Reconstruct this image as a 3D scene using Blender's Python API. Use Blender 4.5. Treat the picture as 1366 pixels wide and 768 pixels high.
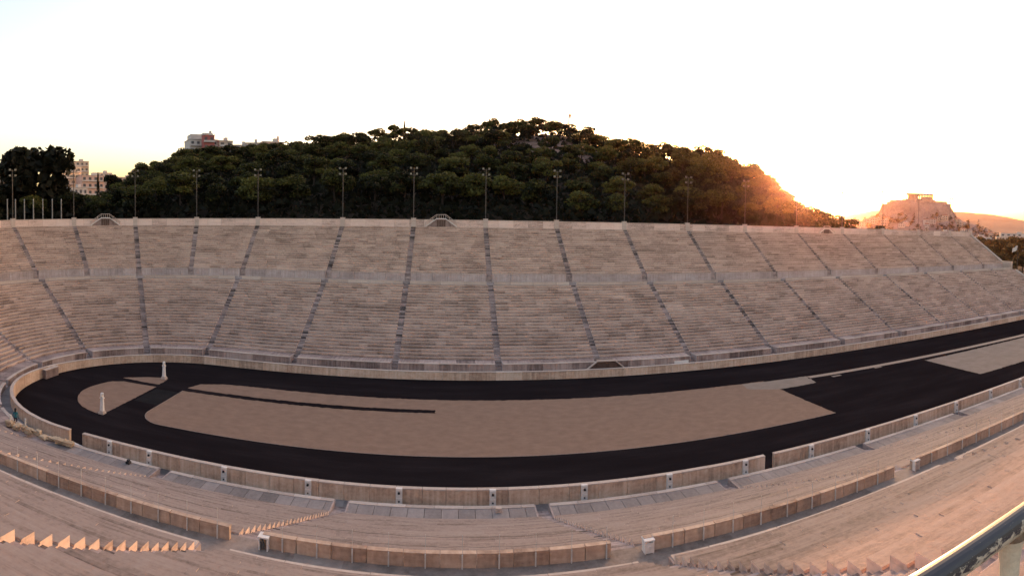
import bpy, bmesh, math, random
from math import sin, cos, pi, radians, hypot, atan2, sqrt
from mathutils import Matrix, Vector, noise
random.seed(7)
sc = bpy.context.scene
for o in list(bpy.data.objects):
    bpy.data.objects.remove(o)
C = sc.collection

# ------------------------------------------------------------------ camera
CAM = Vector((0.0, -56.981, 20.395))
cam_d = bpy.data.cameras.new('camera')
cam_d.type = 'PANO'
cam_d.panorama_type = 'CENTRAL_CYLINDRICAL'
cam_d.central_cylindrical_range_u_min = (0 - 602.80) / 756.85
cam_d.central_cylindrical_range_u_max = (1366 - 602.80) / 756.85
cam_d.central_cylindrical_range_v_min = (315.32 - 768) / 779.71
cam_d.central_cylindrical_range_v_max = 315.32 / 779.71
cam_d.central_cylindrical_radius = 1.0
cam_d.clip_start = 0.05
cam_d.clip_end = 40000
cam = bpy.data.objects.new('camera', cam_d)
C.objects.link(cam)
right = Vector((0.99992524, 0.00035073, 0.0122229))
fwd = Vector((0.0, 0.99958856, -0.02868303))
up = Vector((-0.01222793, 0.02868089, 0.99951382))
cam.matrix_world = Matrix(((right.x, up.x, -fwd.x, CAM.x), (right.y, up.y, -fwd.y, CAM.y), (right.z, up.z, -fwd.z, CAM.z), (0, 0, 0, 1)))
sc.camera = cam

# ------------------------------------------------------------------ world, sun, exposure
SUN_EL, SUN_AZ = radians(4.9), radians(35.0)      # azimuth from +Y towards +X
world = bpy.data.worlds.new('World')
sc.world = world
world.use_nodes = True
nt = world.node_tree
bg = nt.nodes['Background']
sky = nt.nodes.new('ShaderNodeTexSky')
sky.sky_type = 'NISHITA'
sky.sun_disc = False
sky.sun_elevation = SUN_EL
sky.sun_rotation = SUN_AZ
sky.altitude = 100
sky.air_density = 1.0
sky.dust_density = 3.8
sky.ozone_density = 0.5
tint = nt.nodes.new('ShaderNodeMix'); tint.data_type = 'RGBA'; tint.blend_type = 'MULTIPLY'
tint.inputs[0].default_value = 1.0; tint.inputs[7].default_value = (1.0, 0.905, 0.975, 1)     # camera white balance of the evening sky
nt.links.new(sky.outputs['Color'], tint.inputs[6]); nt.links.new(tint.outputs[2], bg.inputs['Color'])
bg.inputs['Strength'].default_value = 0.15
sl = bpy.data.lights.new('sun', 'SUN')
sl.energy = 2.0
sl.angle = radians(0.6)
sl.color = (1.0, 0.50, 0.28)
sun = bpy.data.objects.new('sun', sl)
C.objects.link(sun)
sdir = Vector((sin(SUN_AZ) * cos(SUN_EL), cos(SUN_AZ) * cos(SUN_EL), sin(SUN_EL)))
sun.rotation_euler = sdir.to_track_quat('Z', 'Y').to_euler()
sun.location = (120, 180, 120)
vs = sc.view_settings
vs.view_transform = 'Standard'
vs.look = 'None'
vs.gamma = 1.0
vs.exposure = 2.58
sc.cycles.max_bounces = 6
sc.cycles.diffuse_bounces = 3
sc.cycles.transparent_max_bounces = 6
sc.cycles.volume_bounces = 1

# ------------------------------------------------------------------ helpers
class MB:
    """collects faces for one mesh; tone = per-face value, uv = metres along / across"""
    def __init__(s):
        s.v = []; s.f = []; s.t = []; s.uv = []; s.m = []
    def face(s, pts, tone=0.5, uv=None, m=0):
        n = len(s.v)
        s.v.extend(pts)
        s.f.append(tuple(range(n, n + len(pts))))
        s.t.append(tone); s.m.append(m)
        s.uv.extend(uv if uv else [(0.0, 0.0)] * len(pts))
    def hexa(s, b, t, tone=0.5, uvl=1.0, bottom=False, m=0):
        """b, t: four bottom / top corners counter-clockwise seen from above"""
        r = random.random() * 50
        s.face([t[0], t[1], t[2], t[3]], tone, [(r, r), (r + uvl, r), (r + uvl, r + .4), (r, r + .4)], m)
        for i in range(4):
            j = (i + 1) % 4
            s.face([b[i], b[j], t[j], t[i]], tone, [(r, 0), (r + uvl, 0), (r + uvl, 1), (r, 1)], m)
        if bottom:
            s.face([b[3], b[2], b[1], b[0]], tone, None, m)
    def box(s, c, d, rz=0.0, tone=0.5, bottom=True, m=0):
        cx, cy, cz = c; hx, hy, hz = d[0] / 2, d[1] / 2, d[2] / 2
        ca, sa = cos(rz), sin(rz)
        q = [(cx + x * ca - y * sa, cy + x * sa + y * ca) for x, y in ((-hx, -hy), (hx, -hy), (hx, hy), (-hx, hy))]
        s.hexa([(x, y, cz - hz) for x, y in q], [(x, y, cz + hz) for x, y in q], tone, d[0], bottom, m)
    def tube(s, a, b, r0, r1=None, n=8, tone=0.5, cap=True, m=0):
        r1 = r0 if r1 is None else r1
        a = Vector(a); b = Vector(b); d = (b - a).normalized()
        u = d.orthogonal().normalized(); w = d.cross(u)
        A = [tuple(a + (u * cos(2 * pi * i / n) + w * sin(2 * pi * i / n)) * r0) for i in range(n)]
        B = [tuple(b + (u * cos(2 * pi * i / n) + w * sin(2 * pi * i / n)) * r1) for i in range(n)]
        for i in range(n):
            j = (i + 1) % n
            s.face([A[i], A[j], B[j], B[i]], tone, None, m)
        if cap:
            s.face(B, tone, None, m); s.face(A[::-1], tone, None, m)
    def mesh(s, name, mats, smooth=False):
        me = bpy.data.meshes.new(name)
        me.from_pydata(s.v, [], s.f)
        at = me.attributes.new('tone', 'FLOAT', 'FACE')
        at.data.foreach_set('value', s.t)
        ul = me.uv_layers.new(name='UVMap')
        ul.data.foreach_set('uv', [c for p in s.uv for c in p])
        for mm in (mats if isinstance(mats, (list, tuple)) else [mats]):
            me.materials.append(mm)
        me.polygons.foreach_set('material_index', s.m)
        if smooth:
            me.polygons.foreach_set('use_smooth', [True] * len(me.polygons))
        me.update()
        return me
    def build(s, name, mats, parent=None, smooth=False):
        o = bpy.data.objects.new(name, s.mesh(name, mats, smooth))
        C.objects.link(o)
        if parent: o.parent = parent
        return o

def tag(o, label=None, cat=None, group=None, kind=None):
    if label: o['label'] = label
    if cat: o['category'] = cat
    if group: o['group'] = group
    if kind: o['kind'] = kind
    return o
def thing(name, label, cat, loc=(0, 0, 0), rz=0.0, group=None):
    o = bpy.data.objects.new(name, None); C.objects.link(o)
    o.empty_display_size = 0.3
    o.location = loc; o.rotation_euler = (0, 0, rz)
    return tag(o, label, cat, group)
def copy_tree(o, parent=None):
    c = o.copy(); C.objects.link(c)
    if parent: c.parent = parent
    for ch in list(o.children):
        copy_tree(ch, c)
    return c

# ------------------------------------------------------------------ materials
def newmat(name):
    m = bpy.data.materials.new(name); m.use_nodes = True
    n = m.node_tree.nodes; b = n['Principled BSDF']
    return m, m.node_tree, n, m.node_tree.links, b
def ramp(nt, stops):
    r = nt.nodes.new('ShaderNodeValToRGB')
    e = r.color_ramp.elements
    e[0].position, e[0].color = stops[0][0], (*stops[0][1], 1)
    e[1].position, e[1].color = stops[-1][0], (*stops[-1][1], 1)
    for p, c in stops[1:-1]:
        x = e.new(p); x.color = (*c, 1)
    return r
def stone(name, dark, mid, light, streak=(0.16, 3.2), rough=0.8, bump=0.25, grime=0.5, tonew=0.5, vert=0.0, topshade=0.0):
    """weathered marble: streaks run along the row (UV u), tone jumps from block to block, stains in world space"""
    m, t, n, L, b = newmat(name)
    uv = n.new('ShaderNodeUVMap')
    mp = n.new('ShaderNodeMapping'); mp.inputs['Scale'].default_value = (streak[0], streak[1], 1)
    L.new(uv.outputs['UV'], mp.inputs['Vector'])
    n1 = n.new('ShaderNodeTexNoise'); n1.inputs['Scale'].default_value = 2.0; n1.inputs['Detail'].default_value = 5; n1.inputs['Roughness'].default_value = 0.62
    L.new(mp.outputs['Vector'], n1.inputs['Vector'])
    geo = n.new('ShaderNodeNewGeometry')
    n2 = n.new('ShaderNodeTexNoise'); n2.inputs['Scale'].default_value = 0.22; n2.inputs['Detail'].default_value = 6; n2.inputs['Roughness'].default_value = 0.65
    L.new(geo.outputs['Position'], n2.inputs['Vector'])
    n3 = n.new('ShaderNodeTexNoise'); n3.inputs['Scale'].default_value = 5.0; n3.inputs['Detail'].default_value = 6; n3.inputs['Roughness'].default_value = 0.7
    L.new(geo.outputs['Position'], n3.inputs['Vector'])
    at = n.new('ShaderNodeAttribute'); at.attribute_name = 'tone'
    def mth(op, a, bb):
        q = n.new('ShaderNodeMath'); q.operation = op
        for i, s in enumerate((a, bb)):
            if isinstance(s, (int, float)): q.inputs[i].default_value = s
            else: L.new(s, q.inputs[i])
        return q.outputs[0]
    f = mth('MULTIPLY', mth('SUBTRACT', n1.outputs['Fac'], 0.5), 0.7)
    f = mth('ADD', f, mth('MULTIPLY', mth('SUBTRACT', n2.outputs['Fac'], 0.5), grime * 1.6))
    f = mth('ADD', f, mth('MULTIPLY', mth('SUBTRACT', n3.outputs['Fac'], 0.5), 0.7))
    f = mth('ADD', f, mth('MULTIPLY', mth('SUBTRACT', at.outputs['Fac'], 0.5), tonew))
    if vert:
        mv = n.new('ShaderNodeMapping'); mv.inputs['Scale'].default_value = (3.2, 0.25, 1)
        L.new(uv.outputs['UV'], mv.inputs['Vector'])
        n4 = n.new('ShaderNodeTexNoise'); n4.inputs['Scale'].default_value = 1.0; n4.inputs['Detail'].default_value = 3
        L.new(mv.outputs['Vector'], n4.inputs['Vector'])
        f = mth('ADD', f, mth('MULTIPLY', mth('SUBTRACT', n4.outputs['Fac'], 0.5), vert))
    f = mth('ADD', f, 0.5)
    r = ramp(t, [(0.1, dark), (0.5, mid), (0.9, light)])
    L.new(f, r.inputs['Fac']); L.new(r.outputs['Color'], b.inputs['Base Color'])
    if topshade:      # colour darkened on level faces to offset their stronger skylight against the risers
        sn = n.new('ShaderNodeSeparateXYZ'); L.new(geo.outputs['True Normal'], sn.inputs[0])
        k = mth('SUBTRACT', 1.0, mth('MULTIPLY', mth('ABSOLUTE', sn.outputs['Z'], 0.0), topshade))
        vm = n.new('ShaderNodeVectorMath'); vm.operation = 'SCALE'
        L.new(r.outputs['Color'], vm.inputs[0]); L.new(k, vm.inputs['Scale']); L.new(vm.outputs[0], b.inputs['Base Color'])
    b.inputs['Roughness'].default_value = rough
    b.inputs['Specular IOR Level'].default_value = 0.25
    bp = n.new('ShaderNodeBump'); bp.inputs['Strength'].default_value = bump; bp.inputs['Distance'].default_value = 0.04
    L.new(n3.outputs['Fac'], bp.inputs['Height']); L.new(bp.outputs['Normal'], b.inputs['Normal'])
    return m
def plain(name, c, rough=0.7, metal=0.0, var=0.25, scale=3.0, spec=0.4):
    m, t, n, L, b = newmat(name)
    geo = n.new('ShaderNodeNewGeometry')
    nz = n.new('ShaderNodeTexNoise'); nz.inputs['Scale'].default_value = scale; nz.inputs['Detail'].default_value = 5
    L.new(geo.outputs['Position'], nz.inputs['Vector'])
    r = ramp(t, [(0.25, tuple(x * (1 - var) for x in c)), (0.75, tuple(min(1, x * (1 + var)) for x in c))])
    L.new(nz.outputs['Fac'], r.inputs['Fac']); L.new(r.outputs['Color'], b.inputs['Base Color'])
    b.inputs['Roughness'].default_value = rough; b.inputs['Metallic'].default_value = metal
    b.inputs['Specular IOR Level'].default_value = spec
    return m

M_seat = stone('seat_marble', (0.16, 0.108, 0.086), (0.60, 0.435, 0.355), (0.76, 0.59, 0.495), grime=0.34, tonew=0.36, topshade=0.55)
M_wall = stone('wall_marble', (0.24, 0.15, 0.105), (0.50, 0.345, 0.245), (0.64, 0.49, 0.38), streak=(0.3, 1.2), vert=0.9, tonew=0.35, grime=0.35)
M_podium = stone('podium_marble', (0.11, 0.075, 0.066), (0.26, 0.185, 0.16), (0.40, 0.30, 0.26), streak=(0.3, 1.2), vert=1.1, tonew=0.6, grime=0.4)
M_cap = stone('coping_marble', (0.28, 0.21, 0.175), (0.44, 0.345, 0.285), (0.57, 0.47, 0.40), tonew=0.3, grime=0.3)
M_parapet = stone('parapet_marble', (0.22, 0.14, 0.10), (0.42, 0.29, 0.21), (0.58, 0.43, 0.32), streak=(0.3, 1.5), vert=0.7, tonew=0.35, grime=0.4)
M_pave = stone('grey_paving', (0.12, 0.10, 0.095), (0.20, 0.168, 0.158), (0.28, 0.24, 0.225), streak=(1.0, 1.0), tonew=0.8, grime=0.5)
M_stair = stone('stair_marble', (0.05, 0.038, 0.035), (0.30, 0.228, 0.205), (0.46, 0.365, 0.335), streak=(0.8, 0.8), tonew=0.5, grime=0.4)
M_white = stone('white_marble', (0.46, 0.41, 0.37), (0.64, 0.58, 0.53), (0.76, 0.71, 0.66), streak=(1, 1), tonew=0.1, grime=0.2)
M_cream = stone('cream_limestone', (0.30, 0.21, 0.13), (0.55, 0.42, 0.29), (0.68, 0.55, 0.40), streak=(2, 2), tonew=0.5, grime=0.3)
M_iron = plain('dark_iron', (0.05, 0.045, 0.045), 0.5, 0.6)
M_pole = plain('grey_painted_steel', (0.07, 0.06, 0.055), 0.45, 0.5)
M_whitepaint = plain('white_paint', (0.50, 0.47, 0.43), 0.5)
M_lamp = plain('lamp_housing', (0.13, 0.12, 0.11), 0.35, 0.3)
M_glass = plain('lamp_glass', (0.14, 0.13, 0.12), 0.08, 0.0, spec=0.8)
M_door = plain('brown_timber', (0.085, 0.048, 0.034), 0.6, var=0.4)
M_dark = plain('dark_opening', (0.02, 0.018, 0.018), 0.9)

def ground_mat(name, c1, c2, c3, s1=0.5, s2=20.0, bump=0.3, rough=0.9, stretch=None):
    m, t, n, L, b = newmat(name)
    geo = n.new('ShaderNodeNewGeometry')
    src = geo.outputs['Position']
    if stretch:
        mp = n.new('ShaderNodeMapping'); mp.inputs['Scale'].default_value = stretch
        L.new(src, mp.inputs['Vector']); src = mp.outputs['Vector']
    a = n.new('ShaderNodeTexNoise'); a.inputs['Scale'].default_value = s1; a.inputs['Detail'].default_value = 8; a.inputs['Roughness'].default_value = 0.65
    f = n.new('ShaderNodeTexNoise'); f.inputs['Scale'].default_value = s2; f.inputs['Detail'].default_value = 4; f.inputs['Roughness'].default_value = 0.7
    L.new(src, a.inputs['Vector']); L.new(geo.outputs['Position'], f.inputs['Vector'])
    mx = n.new('ShaderNodeMix'); mx.data_type = 'FLOAT'; mx.inputs[0].default_value = 0.4
    L.new(a.outputs['Fac'], mx.inputs[2]); L.new(f.outputs['Fac'], mx.inputs[3])
    r = ramp(t, [(0.3, c1), (0.5, c2), (0.7, c3)])
    L.new(mx.outputs[0], r.inputs['Fac']); L.new(r.outputs['Color'], b.inputs['Base Color'])
    b.inputs['Roughness'].default_value = rough; b.inputs['Specular IOR Level'].default_value = 0.15
    bp = n.new('ShaderNodeBump'); bp.inputs['Strength'].default_value = bump; bp.inputs['Distance'].default_value = 0.03
    L.new(f.outputs['Fac'], bp.inputs['Height']); L.new(bp.outputs['Normal'], b.inputs['Normal'])
    if 'rubber' in name: b.inputs['Specular IOR Level'].default_value = 0.0
    return m
M_track = ground_mat('black_rubber_track', (0.009, 0.0068, 0.0072), (0.014, 0.0108, 0.0115), (0.026, 0.020, 0.021), 0.25, 9.0, 0.2, 0.85, (0.3, 1.4, 1))
M_sand = ground_mat('brown_sand', (0.165, 0.10, 0.07), (0.215, 0.133, 0.092), (0.265, 0.168, 0.12), 1.1, 9.0, 0.5, 0.95, (0.7, 1.1, 1))
M_pale = ground_mat('pale_sand', (0.17, 0.128, 0.10), (0.225, 0.172, 0.136), (0.28, 0.222, 0.18), 0.5, 10.0, 0.3, 0.95)
M_kerb = plain('pale_kerb_edge', (0.24, 0.175, 0.135), 0.8)
M_soil = ground_mat('dark_forest_floor', (0.018, 0.015, 0.010), (0.035, 0.028, 0.018), (0.06, 0.045, 0.028), 0.15, 2.0)
M_rockearth = ground_mat('bare_pinkish_earth', (0.12, 0.075, 0.055), (0.22, 0.14, 0.105), (0.34, 0.23, 0.175), 0.12, 0.9, 0.8)
M_plain = ground_mat('city_ground', (0.05, 0.045, 0.03), (0.10, 0.085, 0.06), (0.18, 0.15, 0.12), 0.01, 0.2)

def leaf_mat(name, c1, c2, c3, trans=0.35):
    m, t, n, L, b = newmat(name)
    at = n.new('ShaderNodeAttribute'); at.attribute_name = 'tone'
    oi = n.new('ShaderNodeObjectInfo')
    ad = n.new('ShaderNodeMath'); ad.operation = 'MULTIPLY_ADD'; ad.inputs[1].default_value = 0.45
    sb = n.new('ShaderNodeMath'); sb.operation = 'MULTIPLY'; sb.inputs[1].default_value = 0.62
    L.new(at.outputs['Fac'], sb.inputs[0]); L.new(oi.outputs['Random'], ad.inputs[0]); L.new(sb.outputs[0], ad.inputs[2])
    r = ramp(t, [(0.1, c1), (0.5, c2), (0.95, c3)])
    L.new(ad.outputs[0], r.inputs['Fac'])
    L.new(r.outputs['Color'], b.inputs['Base Color'])
    b.inputs['Roughness'].default_value = 0.7; b.inputs['Specular IOR Level'].default_value = 0.2
    tr = n.new('ShaderNodeBsdfTranslucent'); L.new(r.outputs['Color'], tr.inputs['Color'])
    mx = n.new('ShaderNodeMixShader'); mx.inputs[0].default_value = trans
    L.new(b.outputs[0], mx.inputs[1]); L.new(tr.outputs[0], mx.inputs[2])
    L.new(mx.outputs[0], n['Material Output'].inputs['Surface'])
    return m
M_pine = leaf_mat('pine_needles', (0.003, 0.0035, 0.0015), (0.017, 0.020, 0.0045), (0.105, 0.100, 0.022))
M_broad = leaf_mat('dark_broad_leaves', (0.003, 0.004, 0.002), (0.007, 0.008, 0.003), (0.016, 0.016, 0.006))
M_park = leaf_mat('park_leaves', (0.025, 0.02, 0.008), (0.055, 0.04, 0.014), (0.09, 0.06, 0.022))
M_bark = plain('pine_bark', (0.022, 0.014, 0.010), 0.9, var=0.4)

# ------------------------------------------------------------------ stadium plan
XS = -32.59                 # centre of the curved end
XE = 142.5                  # open end
REF = 37.35
ARC = pi * REF
def pos(s, r):
    """point on the horseshoe: s<0 far straight, 0..ARC curved end, >ARC near straight"""
    if s < 0: return (XS - s, r)
    if s > ARC: return (XS + s - ARC, -r)
    a = pi / 2 + s / REF
    return (XS + r * cos(a), r * sin(a))
def heading(s):
    """unit vector outwards (away from the arena)"""
    if s < 0: return (0, 1)
    if s > ARC: return (0, -1)
    a = pi / 2 + s / REF
    return (cos(a), sin(a))
def tf(s):
    """1 = far side levels, 0 = near side levels, smooth change round the curve"""
    a = min(1.0, max(0.0, s / ARC))
    u = min(1.0, max(0.0, (a - 0.30) / 0.5))
    return 1 - u * u * (3 - 2 * u)
def lerp(n, f, s):
    return n + (f - n) * tf(s)
LEV = dict(corr=(0.55, 0.12), wall=(1.72, 1.08), podium=(1.15, 1.74), diaz=(8.50, 9.90), up=(9.93, 11.45), top=(16.05, 19.0))
def lev(k, s): return lerp(LEV[k][0], LEV[k][1], s)
R_TRK, R_WALL, R_POD, R_ROW = 16.67, 17.05, 18.2, 20.5
R_PAR, R_DIA, R_POD2, R_UP = 37.0, 37.35, 40.2, 40.75
NL, NU = 24, 21
TL = (R_PAR - R_ROW) / NL
TU = 0.583
R_TOP = R_UP + NU * TU      # 53.0
X0, SP = -7.49, 14.002
sF = lambda X: XS - X       # far straight
sN = lambda X: ARC + X - XS # near straight
STEP = radians(13.85) * REF
# stair lines
far_st = [sF(X0 + k * SP) for k in range(10, -2, -1)]           # X = 132.5 ... -21.5
a97 = radians(97 - 90) * REF
arc_up = [a97 + i * STEP for i in range(13)]
arc_low = [a97 + i * STEP for i in range(0, 13, 2)]
near_st = [sN(X0 + k * SP) for k in range(-1, 11)]
SL = [sF(XE)] + far_st + arc_low + near_st + [sN(XE)]
SU = [sF(XE)] + far_st + arc_up + near_st + [sN(XE)]
STAIR_W = 0.92
def lw(s, r, w):
    """metres at radius r -> change of s"""
    return w * REF / r if 0 <= s <= ARC else w

# profile of one seat row (dr, dz, v) relative to the foot of the row
def seat_profile(T, H):
    return [(0.07, -0.12), (0.07, H * 0.30), (0.055, H - 0.12), (-0.035, H - 0.085), (-0.04, H), (T * 0.62, H), (T * 0.64, H - 0.05), (T + 0.03, H - 0.05)]
def add_steps(mb, s, r0, zfun, hfun, T, n, w=STAIR_W, sink=0.09):
    """two steps for every seat row"""
    for i in range(n):
        for q in (0, 1):
            ra, rb = r0 + (i + q / 2) * T, r0 + (i + q / 2 + 0.5) * T
            H = hfun(s)
            z = zfun(s) + i * H + (q + 1) * H / 2 - sink
            if q and i == n - 1: z += 0.0
            da = lw(s, (ra + rb) / 2, w / 2 + 0.03)
            c = [pos(s - da, ra), pos(s + da, ra), pos(s + da, rb + 0.02), pos(s - da, rb + 0.02)]
            t = random.gauss(0.5, 0.3) - (0.6 if random.random() < .12 else 0)
            jj = random.gauss(0, 0.006)
            up_, lo_ = [(x, y, z + jj) for x, y in c], [(x, y, z - 0.42) for x, y in c]
            mb.face(up_, t, [(0, 0), (1, 0), (1, .3), (0, .3)])
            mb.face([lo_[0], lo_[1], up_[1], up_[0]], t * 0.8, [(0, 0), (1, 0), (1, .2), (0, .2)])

def slabs(par, name, mat, s0, s1, length, r0, r1, zb, zt, gap=0.012, gaps=(), jit=0.006, cap=None, stuff_after=None, toneamp=0.25, capmat=None):
    """a run of wall slabs or paving along the horseshoe, each an object"""
    s = s0; count = 0; rest = MB(); restcap = MB()
    while s < s1 - 0.3:
        rm = (r0 + r1) / 2
        e = min(s1, s + lw(s, rm, length))
        if s1 - e < lw(s, rm, length) * 0.35: e = s1
        pieces = [(s, e)]
        for ga, gb in gaps:                      # cut the openings out of the slab
            nxt = []
            for a, b in pieces:
                if gb <= a or ga >= b: nxt.append((a, b)); continue
                if ga > a: nxt.append((a, ga))
                if gb < b: nxt.append((gb, b))
            pieces = nxt
        for a, b in pieces:
            if b - a < 0.12: continue
            nseg = 1 if (b <= 0 or a >= ARC) else max(1, int((b - a) / 2.5))
            j = random.gauss(0, jit); tone = min(1, max(0, random.gauss(0.5, toneamp)))
            mb = rest if (stuff_after is not None and count >= stuff_after) else MB()
            for q in range(nseg):
                u0 = a + (b - a) * q / nseg + (gap if q == 0 else 0); u1 = a + (b - a) * (q + 1) / nseg - (gap if q == nseg - 1 else 0)
                pa, pb, pc, pd = pos(u0, r0 + j), pos(u1, r0 + j), pos(u1, r1 + j), pos(u0, r1 + j)
                # outward order: far side runs clockwise, keep faces two-sided
                mb.hexa([(*pa, zb(u0)), (*pb, zb(u1)), (*pc, zb(u1)), (*pd, zb(u0))], [(*pa, zt(u0) + j / 2), (*pb, zt(u1) + j / 2), (*pc, zt(u1) + j / 2), (*pd, zt(u0) + j / 2)], tone, b - a)
                if cap:
                    co, ch = cap
                    pa, pb, pc, pd = pos(u0, r0 - co), pos(u1, r0 - co), pos(u1, r1 + co), pos(u0, r1 + co)
                    z0_, z1_ = zt(u0) + 0.004 + j / 2, zt(u1) + 0.004 + j / 2
                    n0 = len(mb.m)
                    mb.hexa([(*pa, z0_), (*pb, z1_), (*pc, z1_), (*pd, z0_)], [(*pa, z0_ + ch), (*pb, z1_ + ch), (*pc, z1_ + ch), (*pd, z0_ + ch)], tone, b - a, True, 1)
            if mb is not rest:
                mb.build(name, [mat, capmat or M_cap], par); count += 1
        s = e
    if rest.f:
        tag(rest.build(name, [mat, capmat or M_cap], par), kind='stuff')
    return count

# ---- ground sheets of the arena
def sheet(name, pts, z, mat, edge=None):
    mb = MB(); mb.face([(x, y, z) for x, y in pts], 0.5, [(x, y) for x, y in pts])
    o = mb.build(name, mat); tag(o, kind='structure'); return o
def horseshoe(r, n=48, xe=XE + 30):
    return [(xe, -r), (xe, r)] + [(XS + r * cos(pi / 2 + pi * i / n), r * sin(pi / 2 + pi * i / n)) for i in range(n + 1)]
sheet('arena_track', horseshoe(R_TRK + 0.05)[::-1], 0.0, M_track)
def arc_pts(cx, cy, r, a0, a1, n=14):
    return [(cx + r * cos(radians(a0 + (a1 - a0) * i / n)), cy + r * sin(radians(a0 + (a1 - a0) * i / n))) for i in range(n + 1)]
halfd = [(-35.0, -7.7)] + [(-35.0, 3.85)] + [(x, y) for x, y in arc_pts(-34.6, -0.2, 7.5, 150, 268, 20) if x < -35.0]
halfd = [(-35.0, 3.85), (-39.9, 3.85)] + [p for p in arc_pts(-34.7, -0.6, 7.3, 150, 266, 22)] + [(-35.0, -7.9)]
def ragged(pts, amp=.05, step=.35):
    out = []
    rg = random.Random(3)
    for a, b in zip(pts, pts[1:] + pts[:1]):
        L_ = hypot(b[0] - a[0], b[1] - a[1]); n = max(1, int(L_ / step))
        for i in range(n):
            u = i / n; out.append((a[0] + (b[0] - a[0]) * u + rg.gauss(0, amp), a[1] + (b[1] - a[1]) * u + rg.gauss(0, amp)))
    return out
sheet('sand_half_circle', ragged(halfd, .03), 0.006, M_sand)
sheet('sand_segment', ragged([(-35.2, 4.9), (-35.4, 7.9)] + [p for p in arc_pts(-34.7, 0.1, 7.8, 100, 140, 8)]), 0.006, M_sand)
sheet('infield', ragged([(-31.3, 3.95)] + arc_pts(-28.2, -4.2, 3.05, 180, 270, 12) + [(-20, -7.22), (0, -7.25), (24, -7.3), (40.6, -7.2), (40.3, 3.6), (40.3, 8.0), (-1.6, 8.55), (-1.6, 3.95)]), 0.006, M_sand)
sheet('infield_far_strip', ragged([(-31.3, 5.15), (-0.9, 5.0), (-0.9, 8.55), (-9, 8.6), (-24, 8.9), (-28, 8.5), (-30.6, 7.3)]), 0.0075, M_sand)
sheet('pale_patch', ragged([(37.0, 7.9), (36.4, 5.6), (40.35, 3.75), (46.3, 4.0), (46.9, 7.3)]), 0.012, M_pale)
sheet('inner_verge_strip', [(46.9, 6.2), (98, 4.6), (XE + 20, 4.0), (XE + 20, 5.4), (98, 5.9), (46.9, 7.2)], 0.007, M_kerb)
sheet('sand_pad', ragged([(67.8, -7.4), (XE + 20, -8.9), (XE + 20, 2.9), (68.3, 4.2)]), 0.006, M_pale)
sheet('transverse_path', [(-34.6, -2.0), (-31.6, -2.0), (-31.6, 3.2), (-34.6, 3.2)], 0.004, ground_mat('worn_rubber', (0.014, 0.013, 0.013), (0.02, 0.018, 0.018), (0.028, 0.025, 0.025), 0.5, 8))
for pts in ([(50.0, 5.0), (51.6, 5.0), (51.6, 5.5), (50.0, 5.5)], [(58.4, 5.3), (59.8, 5.3), (59.8, 5.75), (58.4, 5.75)]):
    sheet('pale_kerb_plate', pts, 0.012, M_pale)
# thin pale kerb line round the infield's rounded corner and near edge
mb = MB()
edge = [(-31.3, 3.95)] + arc_pts(-28.2, -4.2, 3.05, 180, 270, 12) + [(-20, -7.22), (0, -7.25), (24, -7.3), (40.6, -7.2)]
for a, b in zip(edge, edge[1:]):
    d = (Vector(b) - Vector(a)).normalized(); nrm = Vector((d.y, -d.x)) * 0.07
    mb.hexa([(a[0], a[1], 0), (a[0] + nrm.x, a[1] + nrm.y, 0), (b[0] + nrm.x, b[1] + nrm.y, 0), (b[0], b[1], 0)], [(a[0], a[1], .03), (a[0] + nrm.x, a[1] + nrm.y, .03), (b[0] + nrm.x, b[1] + nrm.y, .03), (b[0], b[1], .03)])
tag(mb.build('infield_kerb', M_kerb), kind='structure')

# ---- arena parapet wall
PN = 6.6873
gapsW = [(sN(28.75) - 0.02, sN(29.75)), (sN(-33.3) - .25, sN(-32.1))]
gapA = (ARC + 0.45, ARC + 1.95)
gapsW = [(sN(25.15), sN(26.05)), gapA]
aw = thing('arena_wall', 'low pale marble wall with a coping running round the edge of the black track', 'wall')
slabs(aw, 'wall_panel', M_wall, sF(XE), 0, 3.5, R_TRK + 0.06, R_WALL, lambda s: -0.3, lambda s: lev('wall', s) - 0.09, gaps=gapsW, cap=(0.03, 0.085))
slabs(aw, 'wall_panel', M_wall, 0, sN(-0.2), 1.9, R_TRK + 0.06, R_WALL, lambda s: -0.3, lambda s: lev('wall', s) - 0.09, gaps=gapsW, cap=(0.03, 0.085))
slabs(aw, 'wall_panel', M_wall, sN(-0.2), sN(100), PN / 3, R_TRK + 0.06, R_WALL, lambda s: -0.3, lambda s: lev('wall', s) - 0.09, gaps=gapsW, cap=(0.03, 0.085))
slabs(aw, 'wall_panel', M_wall, sN(100), sN(XE), 6, R_TRK + 0.06, R_WALL, lambda s: -0.3, lambda s: lev('wall', s) - 0.09, gaps=gapsW, cap=(0.03, 0.085))
# marker pillars with a framed dark boss, two blocks each
def marker(x):
    zt = LEV['wall'][0] + 0.03; zc = LEV['corr'][0]
    y = -(R_WALL + 0.07)
    m = MB()
    m.box((x, y, (zc + zt) / 2), (0.46, 0.22, zt - zc + .02), tone=0.6)
    h = (zt - zc) / 2
    for k in range(2):
        zc2 = zc + h * (k + 0.5)
        for dx in (-0.16, 0.16):
            m.box((x + dx, y - 0.13, zc2), (0.09, 0.045, h * 0.86), tone=0.8)
        for dz in (-1, 1):
            m.box((x, y - 0.13, zc2 + dz * (h * 0.43 - 0.045)), (0.23, 0.045, 0.09), tone=0.8)
    o = m.build('marker_block', M_white, aw)
    b = MB()
    b.tube((x, y - 0.10, zc + h * 1.5), (x, y - 0.20, zc + h * 1.5), 0.085, n=10)
    b.tube((x, y - 0.10, zc + h * 0.5), (x, y - 0.14, zc + h * 0.5), 0.06, n=8)
    b.build('boss', M_iron, o)
marker(-27.6)
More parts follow.
